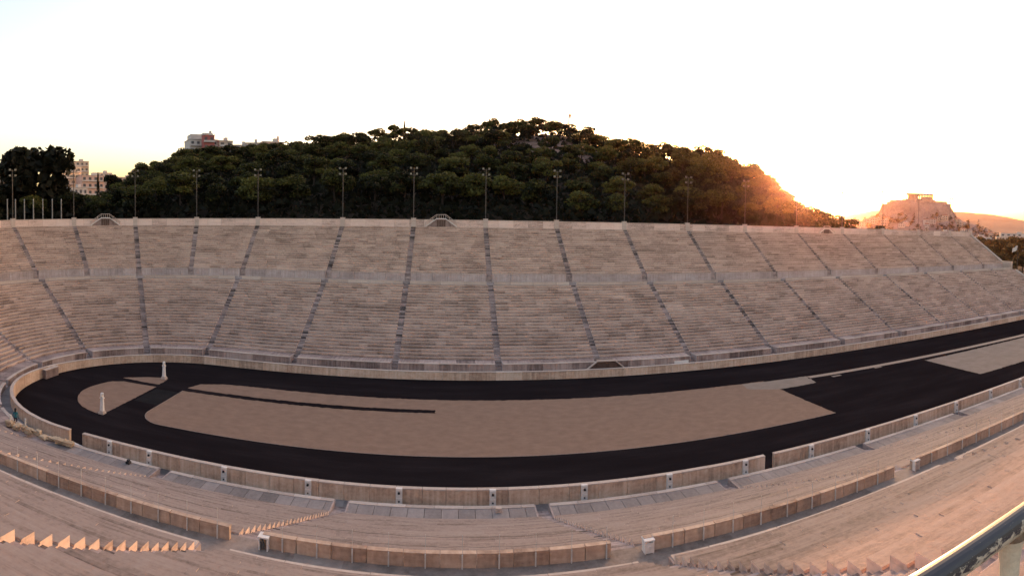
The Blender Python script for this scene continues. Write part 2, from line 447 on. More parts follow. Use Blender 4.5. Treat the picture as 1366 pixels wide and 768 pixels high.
for k in range(-3, 15):
    marker(-3.55 + k * PN)

# ---- corridor floor, podium wall and landing of the lower tier
cf = MB()
def strip(mb, s0, s1, r0, r1, z0, z1, ds=2.5):
    n = max(1, int((s1 - s0) / ds))
    for i in range(n):
        a, b = s0 + (s1 - s0) * i / n, s0 + (s1 - s0) * (i + 1) / n
        p = [pos(a, r0), pos(b, r0), pos(b, r1), pos(a, r1)]
        mb.face([(*p[0], z0(a)), (*p[1], z0(b)), (*p[2], z1(b)), (*p[3], z1(a))], random.gauss(.5, .2), [(a, r0), (b, r0), (b, r1), (a, r1)])
strip(cf, sF(XE), sN(XE), R_WALL - .02, R_POD + .1, lambda s: lev('corr', s), lambda s: lev('corr', s))
tag(cf.build('corridor_paving', M_pave), kind='structure')

lt = thing('lower_seating_tier', 'lower marble seating tier with long rows and stairways between track wall and middle gangway', 'grandstand')
ut = thing('upper_seating_tier', 'upper marble seating tier with rows rising from the middle gangway to the rim wall', 'grandstand')
pw = thing('podium_wall', 'streaked brownish marble wall below the lowest seats, behind the track wall', 'wall')
gp = [(s - lw(s, 18.5, .55), s + lw(s, 18.5, .55)) for s in SL[1:-1]]
PORT = (sF(24.3), sF(18.2))
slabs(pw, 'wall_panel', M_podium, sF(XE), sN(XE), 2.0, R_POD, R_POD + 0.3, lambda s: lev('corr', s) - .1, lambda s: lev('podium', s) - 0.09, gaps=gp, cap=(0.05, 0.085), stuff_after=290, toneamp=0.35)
# landing slabs with radial joints (bluish grey), near side one by one
def cut(a, b, gaps):
    out = []; c = a
    for g0, g1 in sorted(gaps):
        if g0 > b or g1 < a: continue
        if g0 > c: out.append((c, g0))
        c = max(c, g1)
    if c < b: out.append((c, b))
    return out
lp = MB()
for a, b in cut(sF(XE), ARC, gp) + cut(sN(75), sN(XE), gp):
    strip(lp, a, b, R_POD + .2, R_ROW + .1, lambda s: lev('podium', s) - .03, lambda s: lev('podium', s) - .03)
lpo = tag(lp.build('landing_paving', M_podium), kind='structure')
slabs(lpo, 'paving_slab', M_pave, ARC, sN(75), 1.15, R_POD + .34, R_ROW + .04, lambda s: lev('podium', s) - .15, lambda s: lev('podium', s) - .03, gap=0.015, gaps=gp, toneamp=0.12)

# ---- rows
def build_tier(par, S, r0, T, n, zk, dk, detailed, near_extra=0):
    massive = MB()
    for wi, (a, b) in enumerate(zip(S, S[1:])):
        mid = (a + b) / 2
        H = lambda s: (lev(dk, s) - lev(zk, s)) / n
        nn = n + (near_extra if a >= ARC else 0)
        for i in range(nn):
            ri = r0 + i * T
            sa = a if wi == 0 else a + lw(a, ri + T / 2, STAIR_W / 2)
            sb = b if wi == len(S) - 2 else b - lw(b, ri + T / 2, STAIR_W / 2)
            # clip a wedge that straddles straight and curve: add_row copes by chords
            mb = MB() if detailed(wi, mid, i) else massive
            Hm = H(mid)
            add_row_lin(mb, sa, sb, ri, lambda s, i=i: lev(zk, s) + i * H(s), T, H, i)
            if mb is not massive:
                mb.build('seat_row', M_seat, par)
    tag(massive.build('seat_row', M_seat, par), kind='stuff')
def add_row_lin(mb, s0, s1, r0, zf, T, H, i):
    pts = [s0]
    while pts[-1] < s1 - 1.3:
        rr = r0 / REF if 0 < pts[-1] < ARC else 1
        pts.append(pts[-1] + random.uniform(1.2, 2.9) / rr)
    if len(pts) > 1: pts[-1] = s1
    else: pts.append(s1)
    rowtone = random.gauss(0, 0.07)
    v0 = i * 0.9 + random.random() * 3
    for a, b in zip(pts, pts[1:]):
        jr, jz = random.gauss(0, 0.010), random.gauss(0, 0.006)
        tone = min(1, max(0, 0.5 + rowtone + random.gauss(0, 0.16)))
        g = 0.004
        A, B = [], []
        ha, hb = H(a), H(b)
        pa, pb = seat_profile(T, ha), seat_profile(T, hb)
        v = [0.0]
        for p, q in zip(pa, pa[1:]): v.append(v[-1] + hypot(q[0] - p[0], q[1] - p[1]))
        for (dr, dz), (dr2, dz2) in zip(pa, pb):
            A.append((*pos(a + g, r0 + dr + jr), zf(a) + dz + jz)); B.append((*pos(b - g, r0 + dr2 + jr), zf(b) + dz2 + jz))
        for k in range(len(pa) - 1):
            mb.face([A[k], A[k + 1], B[k + 1], B[k]], tone - (0.7 if k == 0 else 0.0 if k == 1 else 0), [(a, v0 + v[k]), (a, v0 + v[k + 1]), (b, v0 + v[k + 1]), (b, v0 + v[k])])  # riser foot toned darker: the shade line below the lip painted in
        for P, last in ((A, a == s0), (B, b == s1)):
            dn = 0.3 if last else 0.0
            fr = P[4]; poly = [(fr[0], fr[1], P[0][2] - dn)] + P[4:] + [(P[-1][0], P[-1][1], P[0][2] - dn)]
            mb.face(poly, tone, [(p[0] + p[1], p[2]) for p in poly])
nwl = len(SL) - 1
low_det = set(range(7, 13)) | set(range(nwl - 12, nwl - 6))
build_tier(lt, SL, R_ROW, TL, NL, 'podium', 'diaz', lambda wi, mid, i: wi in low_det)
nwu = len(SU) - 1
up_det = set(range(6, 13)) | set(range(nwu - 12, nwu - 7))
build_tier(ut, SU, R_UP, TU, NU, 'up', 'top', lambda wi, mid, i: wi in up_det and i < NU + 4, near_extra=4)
for S, r0, T, n, zk, dk, par in ((SL, R_ROW, TL, NL, 'podium', 'diaz', lt), (SU, R_UP, TU, NU, 'up', 'top', ut)):
    H = lambda s: (lev(dk, s) - lev(zk, s)) / n
    for s in S[1:-1]:
        m = MB()
        ne = 4 if (par is ut and s > ARC) else 0
        near_k = s > ARC and abs(XS + s - ARC) < 36
        add_steps(m, s, r0, lambda q: lev(zk, q), H, T, n + ne)
        # first steps through the podium
        rp = R_POD if par is lt else R_POD2
        zc = lev('corr' if par is lt else 'diaz', s); zp = lev('podium' if par is lt else 'up', s)
        k = 5
        for j in range(k):
            ra, rb = rp + (r0 - rp) * j / k, r0 + .02 if j == k - 1 else rp + (r0 - rp) * (j + 1) / k + .02
            z = zc + (zp - zc) * (j + 1) / (k + 0.5)
            da = lw(s, (ra + rb) / 2, STAIR_W / 2 + .02)
            c = [pos(s - da, ra), pos(s + da, ra), pos(s + da, rb), pos(s - da, rb)]
            m.hexa([(x, y, zc - .1) for x, y in c], [(x, y, z) for x, y in c], random.gauss(.5, .2), 1)
        for sg in (-1, 1):                       # cheek walls closing the landing beside the steps
            for q in range(2):
                ra, rb = rp + (r0 + .1 - rp) * q / 2, rp + (r0 + .1 - rp) * (q + 1) / 2
                i0, i1 = lw(s, ra, STAIR_W / 2 + .015), lw(s, rb, STAIR_W / 2 + .015)
                o0, o1 = lw(s, ra, .59), lw(s, rb, .59)
                c = [pos(s + sg * i0, ra), pos(s + sg * o0, ra), pos(s + sg * o1, rb), pos(s + sg * i1, rb)]
                m.hexa([(x, y, zc - .1) for x, y in c], [(x, y, zp - .02) for x, y in c], .6, 1)
        m.build('stairway', M_stair, par)

# ---- middle gangway: floor, front parapet, back wall
dz = MB(); strip(dz, sF(XE), sN(XE), R_PAR - .05, R_POD2 + .1, lambda s: lev('diaz', s), lambda s: lev('diaz', s), ds=1.8)
M_gang = stone('gangway_stone', (0.10, 0.075, 0.06), (0.235, 0.18, 0.15), (0.34, 0.27, 0.23), streak=(.8, .8), tonew=.5, grime=.5)
tag(dz.build('gangway_paving', M_gang), kind='structure')
pp = thing('gangway_parapet', 'low brown marble parapet along the front edge of the middle gangway', 'wall')
gpar = [(s - lw(s, R_PAR, .62), s + lw(s, R_PAR, .62)) for s in SL[1:-1]]
slabs(pp, 'parapet_panel', M_cap, sF(XE), sN(-38), 3.9, R_DIA - .17, R_DIA, lambda s: lev('diaz', s) - .2, lambda s: lev('diaz', s) + .46, gaps=gpar, cap=(0.02, 0.05), capmat=M_cap)
slabs(pp, 'parapet_panel', M_parapet, sN(-38), sN(70), 1.3, R_DIA - .17, R_DIA, lambda s: lev('diaz', s) - .2, lambda s: lev('diaz', s) + .46, gap=0.014, gaps=gpar, cap=(0.02, 0.05), capmat=M_parapet)
slabs(pp, 'parapet_panel', M_parapet, sN(70), sN(XE), 5, R_DIA - .17, R_DIA, lambda s: lev('diaz', s) - .2, lambda s: lev('diaz', s) + .46, gaps=gpar, cap=(0.02, 0.05), capmat=M_parapet)
# rope railing on the near parapet
rr = thing('gangway_railing', 'thin white rail posts joined by wires standing on the near gangway parapet', 'railing')
x = -50.0; posts = []
s = sN(-45)
while s < sN(75):
    if not any(a - .1 < s < b + .1 for a, b in gpar): posts.append(s)
    s += lw(s, R_DIA, 1.3)
for s in posts:
    x, y = pos(s, R_DIA + 0.05); z = lev('diaz', s)
    m = MB(); m.box((x, y, z + .24), (0.05, 0.04, 0.48), tone=.5); m.tube((x, y, z + .5), (x, y, z + 1.18), 0.009, n=6)
    m.build('post', M_whitepaint, rr)
m = MB()
for a, b in zip(posts, posts[1:]):
    if any(a < (g0 + g1) / 2 < b for g0, g1 in gpar): continue
    pa, pb = pos(a, R_DIA + .05), pos(b, R_DIA + .05)
    for h in (0.78, 1.12):
        zm = (lev('diaz', a) + lev('diaz', b)) / 2 + h - 0.03
        mid = ((pa[0] + pb[0]) / 2, (pa[1] + pb[1]) / 2, zm)
        m.tube((*pa, lev('diaz', a) + h), mid, 0.005, n=4, cap=False); m.tube(mid, (*pb, lev('diaz', b) + h), 0.005, n=4, cap=False)
m.build('wire', M_pole, rr)
# pale gate boxes beside the stair openings of the near parapet
def gate_box(x, dark):
    z = LEV['diaz'][0]; y = -(R_DIA + 0.02)
    t = thing('gate_box', dark, 'box', (x, y, z)); t.scale = (.8, .7, .72)
    m = MB()
    m.box((-.2, 0, .31), (.06, .5, .62)); m.box((.2, 0, .31), (.06, .5, .62)); m.box((0, 0, .65), (.52, .54, .07), tone=.8); m.box((0, .2, .3), (.36, .05, .6), m=1)
    m.build('frame', [M_white, M_dark], t)
    return t, m
t, _ = gate_box(-6.70, 'small white box with a dark open front at the left opening of the near parapet')
m = MB(); m.tube((-.12, -.2, .4), (-.04, -.24, .5), .05, n=6); m.box((-.05, -.12, .2), (.14, .1, .3), rz=.4); m.build('valve', M_lamp, t)
t, _ = gate_box(7.32, 'white gate post with a round boss beside the middle opening of the near parapet')
m = MB(); m.box((0, -.25, .3), (.40, .04, .52), tone=.6); m.tube((0, -.27, .32), (0, -.31, .32), .1, n=10, tone=.2); m.build('panel', M_white, t)
t, _ = gate_box(21.35, 'white marble gate post beside the right stair opening in the near parapet')
m = MB(); m.box((0, -.25, .3), (.40, .04, .52), tone=.6); m.tube((0, -.27, .3), (0, -.30, .3), .08, n=8, tone=.2); m.build('panel', M_cap, t)

M_upw = stone('upper_wall_stone', (0.22, 0.165, 0.15), (0.38, 0.30, 0.275), (0.52, 0.43, 0.40), streak=(0.3, 1.2), vert=.6, tonew=.4, grime=.4)
uw = thing('upper_podium_wall', 'grey marble wall behind the middle gangway below the upper seats', 'wall')
gu = [(s - lw(s, R_POD2, .55), s + lw(s, R_POD2, .55)) for s in SU[1:-1]]
slabs(uw, 'wall_panel', M_upw, sF(XE), sN(XE), 2.7, R_POD2, R_POD2 + .3, lambda s: lev('diaz', s) - .1, lambda s: lev('up', s) - .09, gaps=gu, cap=(0.06, 0.085), stuff_after=290, toneamp=.12)
m = MB()
for a, b in cut(sF(XE), sN(XE), gu):
    strip(m, a, b, R_POD2 + .2, R_UP + .06, lambda s: lev('up', s) - .02, lambda s: lev('up', s) - .02)
tag(m.build('upper_landing_paving', M_pave), kind='structure')

# ---- rim wall
rw = thing('rim_wall', 'pale marble wall along the top rim of the stands in front of the wooded hill', 'wall')
slabs(rw, 'wall_panel', M_seat, sF(XE), ARC, 2.9, R_TOP + .12, R_TOP + .55, lambda s: lev('top', s) - .4, lambda s: lev('top', s) + 1.3, cap=(0.05, 0.09))
slabs(rw, 'wall_panel', M_seat, ARC, sN(XE), 6, 55.95, 56.2, lambda s: lev('top', s) + .5, lambda s: 18.75, cap=(0.0, 0.05))
m = MB(); strip(m, sF(XE), ARC, R_TOP + .4, R_TOP + 3.2, lambda s: lev('top', s) + .25, lambda s: lev('top', s) + .25)
strip(m, sN(XS), sN(XE), 56.1, 60.0, lambda s: 18.85, lambda s: 18.85)
tag(m.build('rim_walkway', M_pave), kind='structure')
for s in [q for q in SU[1:-1] if q <= ARC]:
    x, y = pos(s, R_TOP + .30); z = lev('top', s); h = heading(s)
    m = MB(); m.box((x, y, z + .75), (.9, .55, 1.6), rz=atan2(h[1], h[0]) - pi / 2, tone=.7); m.box((x, y, z + 1.6), (.98, .62, .1), rz=atan2(h[1], h[0]) - pi / 2, tone=.8)
    m.build('pier', M_cap, rw)

# earth banks behind and under the stands (end faces and back)
m = MB()
def bank(side, xe):
    z = lambda k: LEV[k][1 if side > 0 else 0]
    pr = [(R_WALL, -1), (R_WALL, z('corr') - .05), (R_POD, z('corr') - .05), (R_POD + .1, z('podium') - .35), (R_ROW, z('podium') - .35), (R_PAR, z('diaz') - .4), (R_POD2, z('diaz') - .3), (R_POD2 + .1, z('up') - .4), (R_UP, z('up') - .4), (R_TOP, z('top') - .45), (R_TOP + 3, z('top') - .2), (R_TOP + 3 + 18, -1)]
    m.face([(xe, side * r, zz) for r, zz in (pr if side > 0 else pr[::-1])], .5, [(r, zz) for r, zz in pr])
bank(1, XE - .05); bank(-1, XE - .05)
tag(m.build('stand_end_bank', M_wall), kind='structure')
m = MB()
strip(m, sF(XE), ARC, R_TOP + 3.1, R_TOP + 24, lambda s: lev('top', s) + .2, lambda s: -1, ds=6)
tag(m.build('outer_embankment', M_soil), kind='structure')
# stepped coping at the open end of the far stand
ec = thing('stand_end_coping', 'stepped marble coping closing the open right end of the far stand', 'wall')
zf_ = lambda r: (LEV['podium'][1] + (r - R_ROW) / TL * (LEV['diaz'][1] - LEV['podium'][1]) / NL) if r < R_PAR else (LEV['up'][1] + (r - R_UP) / TU * (LEV['top'][1] - LEV['up'][1]) / NU)
for r0, r1, n in ((R_POD, R_PAR, 12), (R_UP, R_TOP + .5, 9)):
    for i in range(n):
        a, b = r0 + (r1 - r0) * i / n, r0 + (r1 - r0) * (i + 1) / n
        q = MB(); za, zb_ = zf_(a) + .75, zf_(b) + .75
        q.hexa([(XE, a, za - 1.6), (XE + .6, a, za - 1.6), (XE + .6, b - .02, zb_ - 1.6), (XE, b - .02, zb_ - 1.6)], [(XE, a, za), (XE + .6, a, za), (XE + .6, b - .02, zb_), (XE, b - .02, zb_)], random.gauss(.6, .15), .6)
        q.build('coping_block', M_cap, ec)
q = MB(); q.box((XE + .3, (R_PAR + R_UP) / 2, LEV['diaz'][1] + 1.0), (.7, R_UP - R_PAR - .1, 2.4), tone=.6); q.build('gangway_pier', M_cap, ec)
q = MB(); q.box((XE + .3, R_TOP + .3, LEV['top'][1] + .9), (.9, .9, 2.2), tone=.6); q.build('rim_pier', M_cap, ec)

# ---- stair porches on the rim and the tunnel mouth in the podium
def porch(name, label, s, r, z, hw=2.85, top=0.85, h=2.4, rail=True, body=None):
    x, y = pos(s, r); hd = heading(s)
    t = thing(name, label, 'porch', (x, y, z), atan2(hd[1], hd[0]) - pi / 2)
    # local: x along the wall, -y towards the arena
    m = MB()                                        # front with timber door leaves, set back
    m.face([(-hw, -.1, 0), (hw, -.1, 0), (top, -.1, h * .62), (-top, -.1, h * .62)], .5, [(0, 0), (4, 0), (3, 1), (1, 1)])
    m.face([(-hw, 1.2, 0), (hw, 1.2, 0), (top, 1.2, h * .62), (-top, 1.2, h * .62)][::-1], .5)
    m.face([(-top, -.1, h * .62), (top, -.1, h * .62), (top, 1.2, h * .62), (-top, 1.2, h * .62)], .5)
    for sg in (-1, 1):
        m.face([(sg * hw, -.1, 0), (sg * top, -.1, h * .62), (sg * top, 1.2, h * .62), (sg * hw, 1.2, 0)], .5)
    m.build('stair_body', body or M_podium, t)
    for k in range(4):
        q = MB(); q.box((-.66 + k * .44, -.15, h * .27), (.36, .07, h * .5), tone=random.random()); q.build('door_leaf', M_door, t)
    for sg in (-1, 1):
        q = MB()
        def bar(x0, z0, x1, z1, w, th, yy=-.2):
            q.hexa([(x0, yy - w / 2, z0 - th), (x1, yy - w / 2, z1 - th), (x1, yy + w / 2, z1 - th), (x0, yy + w / 2, z0 - th)], [(x0, yy - w / 2, z0), (x1, yy - w / 2, z1), (x1, yy + w / 2, z1), (x0, yy + w / 2, z0)], .7, 2, True)
        bar(sg * (hw + .25), .12, sg * top, h * .68, .34, .17)
        q.build('stair_coping', M_cap if body else M_white, t)
        if rail:
            q = MB()
            bar(sg * (hw + .2), h * .36, sg * top, h, .14, .11)
            bar(sg * (hw + .2), h * .23, sg * top, h * .86, .06, .05)
            for f in (0.0, .33, .66):
                xx = sg * (hw + .2 + (top - hw - .2) * f); zz = h * .36 + (h - h * .36) * f
                q.box((xx, -.2, zz - h * .16), (.09, .12, h * .34), tone=.7)
            q.build('sloping_rail', M_cap, t)
    q = MB(); q.box((0, -.2, h * .64), (top * 2 + .1, .36, .17), tone=.7); q.build('landing_slab', M_cap if body else M_white, t)
    if rail:
        q = MB(); q.box((0, -.2, h * .97), (top * 2 + .1, .12, .1), tone=.7)
        for k in range(5): q.box((-top + k * top / 2, -.2, h * .82), (.07, .07, h * .3), tone=.4)
        q.build('landing_rail', M_cap, t)
    return t
zt_ = LEV['top'][1]
porch('rim_porch', 'stair porch with timber doors on the rim wall near the middle of the far stand', sF(-2.1), R_TOP + .1, zt_)
porch('rim_porch', 'stair porch on the rim wall above the curved end at the left', (131.5 - 90) / 180 * ARC, R_TOP + .1, zt_ )
porch('rim_porch', 'stair porch on the rim wall at the right below the glowing end of the hill', sF(85.4), R_TOP + .1, zt_ - .1, hw=2.2, top=.7, h=1.9)
porch('tunnel_mouth', 'low sloping tunnel mouth cut into the podium wall under the far lower seats', sF(21.2), R_POD - .2, .62, hw=2.7, top=1.25, h=2.0, rail=False, body=M_door)

# small grey lectern-like box against the far curve wall
t = thing('wall_box', 'grey marble box set against the inside of the curved track wall at left', 'box', (*pos(ARC * .5 + 0.0, R_TRK - .3), 0), 0)
m = MB(); m.box((0, 0, .55), (.6, 2.6, 1.1), tone=.3); m.build('box_body', M_podium, t)
m = MB(); m.box((0, 0, 1.13), (.7, 2.7, .07), tone=.6); m.build('lid', M_cap, t)
# white marble panel and small sign on the far podium
t = thing('inscribed_panel', 'pale rectangular marble panel leaning on the far podium wall right of the tunnel mouth', 'panel', (32.6, R_POD - .12, .25))
m = MB(); m.box((0, 0, .55), (2.2, .12, .8), tone=.9); m.build('panel_slab', M_white, t)
m = MB(); m.box((0, -.03, .08), (2.6, .3, .16), tone=.6); m.build('plinth', M_cap, t)

# ---- herm statues on the field
def herm(x, y, label):
    t = thing('herm_statue', label, 'statue', (x, y, 0), group='marble herms on the field')
    m = MB(); m.box((0, 0, .09), (.66, .62, .18)); m.box((0, 0, .25), (.52, .48, .14)); m.build('plinth', M_cap, t)
    m = MB(); w0, w1 = .2, .15
    m.hexa([(-w0, -w0 * .8, .32), (w0, -w0 * .8, .32), (w0, w0 * .8, .32), (-w0, w0 * .8, .32)], [(-w1, -w1 * .8, 1.62), (w1, -w1 * .8, 1.62), (w1, w1 * .8, 1.62), (-w1, w1 * .8, 1.62)])
    m.box((0, 0, 1.66), (.44, .28, .14)); m.box((0, 0, 1.78), (.24, .24, .1))
    m.build('pillar', M_white, t)
    bm = bmesh.new()
    for sg in (-1, 1):                              # two faces back to back
        bmesh.ops.create_uvsphere(bm, u_segments=12, v_segments=9, radius=1, matrix=Matrix.Translation((0, sg * .07, 2.0)) @ Matrix.Diagonal((.145, .15, .2, 1)))
        bmesh.ops.create_uvsphere(bm, u_segments=6, v_segments=5, radius=.035, matrix=Matrix.Translation((0, sg * .23, 1.99)))
        bmesh.ops.create_uvsphere(bm, u_segments=8, v_segments=6, radius=1, matrix=Matrix.Translation((0, sg * .17, 1.86)) @ Matrix.Diagonal((.1, .09, .12, 1)))
    bmesh.ops.create_uvsphere(bm, u_segments=12, v_segments=6, radius=1, matrix=Matrix.Translation((0, 0, 2.1)) @ Matrix.Diagonal((.19, .2, .12, 1)))
    me = bpy.data.meshes.new('head'); bm.to_mesh(me); bm.free(); me.materials.append(M_white)
    for p in me.polygons: p.use_smooth = True
    o = bpy.data.objects.new('head', me); C.objects.link(o); o.parent = t
herm(-35.9, 7.45, 'white marble herm at the far tip of the sand, before the far track')
herm(-35.15, -7.6, 'white marble herm on the near rim of the sand half circle')

# ---- floodlight masts on the rim
def mast(label, x, y, z, rz, h=9.4, src=None):
    if src is None:
        t = thing('floodlight_mast', label, 'floodlight', (x, y, z), rz, 'floodlight masts along the rim')
        m = MB(); m.tube((0, 0, 0), (0, 0, h), .09, .07, n=8); m.build('pole', M_pole, t)
        m = MB(); m.box((0, -.05, h - .15), (1.5, .07, .07)); m.box((0, -.05, h - 1.25), (1.5, .07, .07)); m.box((0, -.03, h - .7), (.08, .06, 1.2)); m.build('crossarm', M_pole, t)
        for sx in (-.58, .58):
            for zz in (h + .05, h - 1.05):
                m = MB(); m.box((sx, -.28, zz), (.36, .3, .32), tone=.6); l = m.build('floodlight', M_lamp, t)
                m = MB(); m.box((sx, -.46, zz), (.3, .02, .26)); m.build('lens', M_glass, l)
        return t
    t = copy_tree(src); t.location = (x, y, z); t.rotation_euler = (0, 0, rz); t['label'] = label
    return t
mast0 = None
ms = [q for q in SU[1:-1] if q <= a97 + 4 * STEP + .1]
ms = sorted(ms, reverse=True)   # left to right in the picture
names = ['first from the left, by the white poles', 'second from the left', 'third from the left', 'fourth from the left', 'fifth from the left', 'sixth from the left', 'seventh from the left', 'eighth from the left', 'ninth from the left', 'tenth from the left', 'eleventh from the left', 'sixth from the right', 'fifth from the right', 'fourth from the right', 'third from the right', 'second from the right', 'rightmost of all']
zz_ = LEV['top'][1] + 1.6
for i, s in enumerate(ms[1:] if len(ms) > 17 else ms):
    x, y = pos(s, R_TOP + .3); hd = heading(s)
    o = mast('tall floodlight mast on the far rim wall, ' + names[min(i, len(names) - 1)], x, y, zz_, atan2(hd[1], hd[0]) - pi / 2, src=mast0)
    if mast0 is None: mast0 = o
# row of short white poles beyond the left rim
wp0 = None
wl = ['leftmost of the seven', 'second of the seven from the left', 'third of the seven from the left', 'middle one of the seven', 'fifth of the seven from the left', 'sixth of the seven from the left', 'rightmost of the seven, nearest the first floodlight mast']
for i, a in enumerate((153.0, 151.2, 149.2, 147.2, 145.1, 143.0, 141.0)):
    x, y = XS + 55 * cos(radians(a)), 55 * sin(radians(a))
    if wp0 is None:
        M_gp = plain('weathered_pole_paint', (.20, .18, .16), .6)
        t = thing('white_pole', '', 'pole', (x, y, 19.2), group='short white poles beyond the left rim'); wp0 = t
        m = MB(); m.tube((0, 0, 0), (0, 0, 5.1), .13, .10, n=8); m.build('shaft', M_gp, t)
        m = MB(); m.tube((0, 0, 5.1), (0, 0, 5.22), .13, .04, n=8); m.build('finial', M_whitepaint, t)
    else: t = copy_tree(wp0); t.location = (x, y, 19.2)
    t['label'] = 'short white pole beyond the left rim, ' + wl[i]

# flagpole at the open end
t = thing('flagpole', 'dark flagpole with a white flag at the right end of the far stand', 'flagpole', (144.2, 36, 6))
m = MB(); m.tube((0, 0, 0), (0, 0, 10.9), .09, .06, n=8); m.build('pole', M_iron, t)
m = MB()
for i in range(8):
    a, b = i / 8, (i + 1) / 8
    f = lambda u, v: (-.1 - 2.6 * u, .25 * sin(u * 7 + v), 10.8 - 1.25 * v - .9 * u * u - .1 * sin(u * 5))
    for j in range(3):
        m.face([f(a, j / 3), f(b, j / 3), f(b, (j + 1) / 3), f(a, (j + 1) / 3)])
m.build('flag', M_whitepaint, t, True)

# ---- cream broken blocks, two white posts and a gate ramp at the left of the near corridor
xs_ = [(-37.9, -18.85), (-36.9, -18.95), (-36.1, -18.75), (-35.3, -19.0), (-34.4, -18.8), (-33.5, -18.95), (-32.6, -18.8), (-31.6, -18.95), (-30.7, -18.85)]
lbl = ['leftmost', 'second', 'third', 'fourth', 'middle', 'sixth', 'seventh', 'eighth', 'rightmost']
for i, (x, y) in enumerate(xs_):
    bm = bmesh.new(); bmesh.ops.create_cube(bm, size=1)
    bmesh.ops.subdivide_edges(bm, edges=bm.edges[:], cuts=2, use_grid_fill=True)
    for v in bm.verts:
        v.co += Vector((random.gauss(0, .08), random.gauss(0, .08), random.gauss(0, .08)))
        v.co.x *= random.uniform(.9, 1.08)
    me = bpy.data.meshes.new('rough_block'); bm.to_mesh(me); bm.free(); me.materials.append(M_cream)
    o = bpy.data.objects.new('rough_block', me); C.objects.link(o)
    o.scale = (random.uniform(.5, .85), random.uniform(.4, .65), random.uniform(.2, .5)); o.rotation_euler = (0, 0, random.uniform(-.2, .2))
    o.location = (x, y, 1.3 + o.scale[2] / 2 - .1)
    tag(o, 'rough cream stone block by the left gap in the track wall, %s in its row' % lbl[i], 'stone block', 'rough cream blocks by the wall gap')
for i, (x, y) in enumerate(((-37.97, -18.75), (-36.17, -18.6))):
    m = MB(); m.box((0, 0, .5), (.13, .13, 1.0)); m.box((0, 0, 1.02), (.17, .17, .06))
    o = m.build('white_post', M_whitepaint); o.location = (x, y, 1.2)
    tag(o, 'short white post at the left of the near landing, %s' % ('nearer the person' if i == 0 else 'beside the rough cream blocks'), 'post', 'short white posts on the landing')
m = MB()
for k in range(4):
    m.box((-31.6 + k * .42, -17.35 - k * .06, .66 + .02 * (3 - k)), (.5, .5, .14), rz=-.15)
o = m.build('gap_ramp', M_white); tag(o, 'low white marble sill in the left gap of the track wall', 'sill')
o = MB(); o.box((0, 0, .09), (.34, .34, .18)); o.box((0, 0, .24), (.2, .2, .14))
o = o.build('stray_block', M_iron); o.location = (-24.6, -18.8, 1.14); tag(o, 'small dark bollard base on the near landing below the second marker block', 'bollard')
o = MB(); o.box((0, 0, .15), (.4, .3, .3), tone=.8); o.tube((0, -.16, .17), (0, -.2, .17), .08, n=8, tone=.1)
o = o.build('drain_marker', M_cap); o.location = (3.4, -19.0, 1.13); tag(o, 'small pale block with a round hole on the near landing right of the centre', 'block')

# ---- foreground rail with flaking paint
def rail_mat():
    m, t, n, L, b = newmat('flaking_rail_paint')
    geo = n.new('ShaderNodeNewGeometry')
    mp = n.new('ShaderNodeMapping'); mp.inputs['Scale'].default_value = (24, 55, 55)
    L.new(geo.outputs['Position'], mp.inputs['Vector'])
    a = n.new('ShaderNodeTexNoise'); a.inputs['Scale'].default_value = 1.3; a.inputs['Detail'].default_value = 9; a.inputs['Roughness'].default_value = 0.72; a.inputs['Distortion'].default_value = .4
    L.new(mp.outputs['Vector'], a.inputs['Vector'])
    sep = n.new('ShaderNodeSeparateXYZ'); L.new(geo.outputs['Position'], sep.inputs[0])
    # paint survives on the lower half of the tube, worn bare where hands rest on top
    h = n.new('ShaderNodeMapRange'); h.inputs[1].default_value = 19.66; h.inputs[2].default_value = 19.715; h.inputs[3].default_value = .26; h.inputs[4].default_value = -.17
    L.new(sep.outputs['Z'], h.inputs[0])
    s = n.new('ShaderNodeMath'); s.operation = 'ADD'; L.new(a.outputs['Fac'], s.inputs[0]); L.new(h.outputs[0], s.inputs[1])
    r = ramp(t, [(0.0, (0.016, 0.015, 0.02)), (0.50, (0.032, 0.029, 0.034)), (0.535, (0.40, 0.33, 0.25)), (1.0, (0.58, 0.49, 0.36))])
    L.new(s.outputs[0], r.inputs['Fac']); L.new(r.outputs['Color'], b.inputs['Base Color'])
    r2 = ramp(t, [(0.5, (0.36,) * 3), (0.56, (0.55,) * 3)]); L.new(s.outputs[0], r2.inputs['Fac']); L.new(r2.outputs['Color'], b.inputs['Roughness'])
    r3 = ramp(t, [(0.49, (0.0,) * 3), (0.54, (1.0,) * 3)]); L.new(s.outputs[0], r3.inputs['Fac'])
    bp = n.new('ShaderNodeBump'); bp.inputs['Strength'].default_value = .7; bp.inputs['Distance'].default_value = .002
    L.new(r3.outputs['Color'], bp.inputs['Height']); L.new(bp.outputs['Normal'], b.inputs['Normal'])
    return m
M_rail = rail_mat()
t = thing('foreground_railing', 'metal handrail with flaking dark and cream paint close at the lower right corner', 'railing', (0, 0, 0))
def smooth_tube(pts, r, n=20):
    m = MB(); prev = None
    for i, p in enumerate(pts):
        p = Vector(p); d = (Vector(pts[min(i + 1, len(pts) - 1)]) - Vector(pts[max(i - 1, 0)])).normalized()
        u = d.cross(Vector((0, 1, 0.01))).normalized(); w = d.cross(u)
        ring = [tuple(p + (u * cos(2 * pi * k / n) + w * sin(2 * pi * k / n)) * (r if not callable(r) else r(i))) for k in range(n)]
        if prev:
            for k in range(n): m.face([prev[k], prev[(k + 1) % n], ring[(k + 1) % n], ring[k]])
        prev = ring
    return m
o = smooth_tube([(0.55 + .05 * i, -56.215 - 0.0006 * i, 19.69) for i in range(60)], 0.029, 24).build('top_rail', M_rail, t, True)
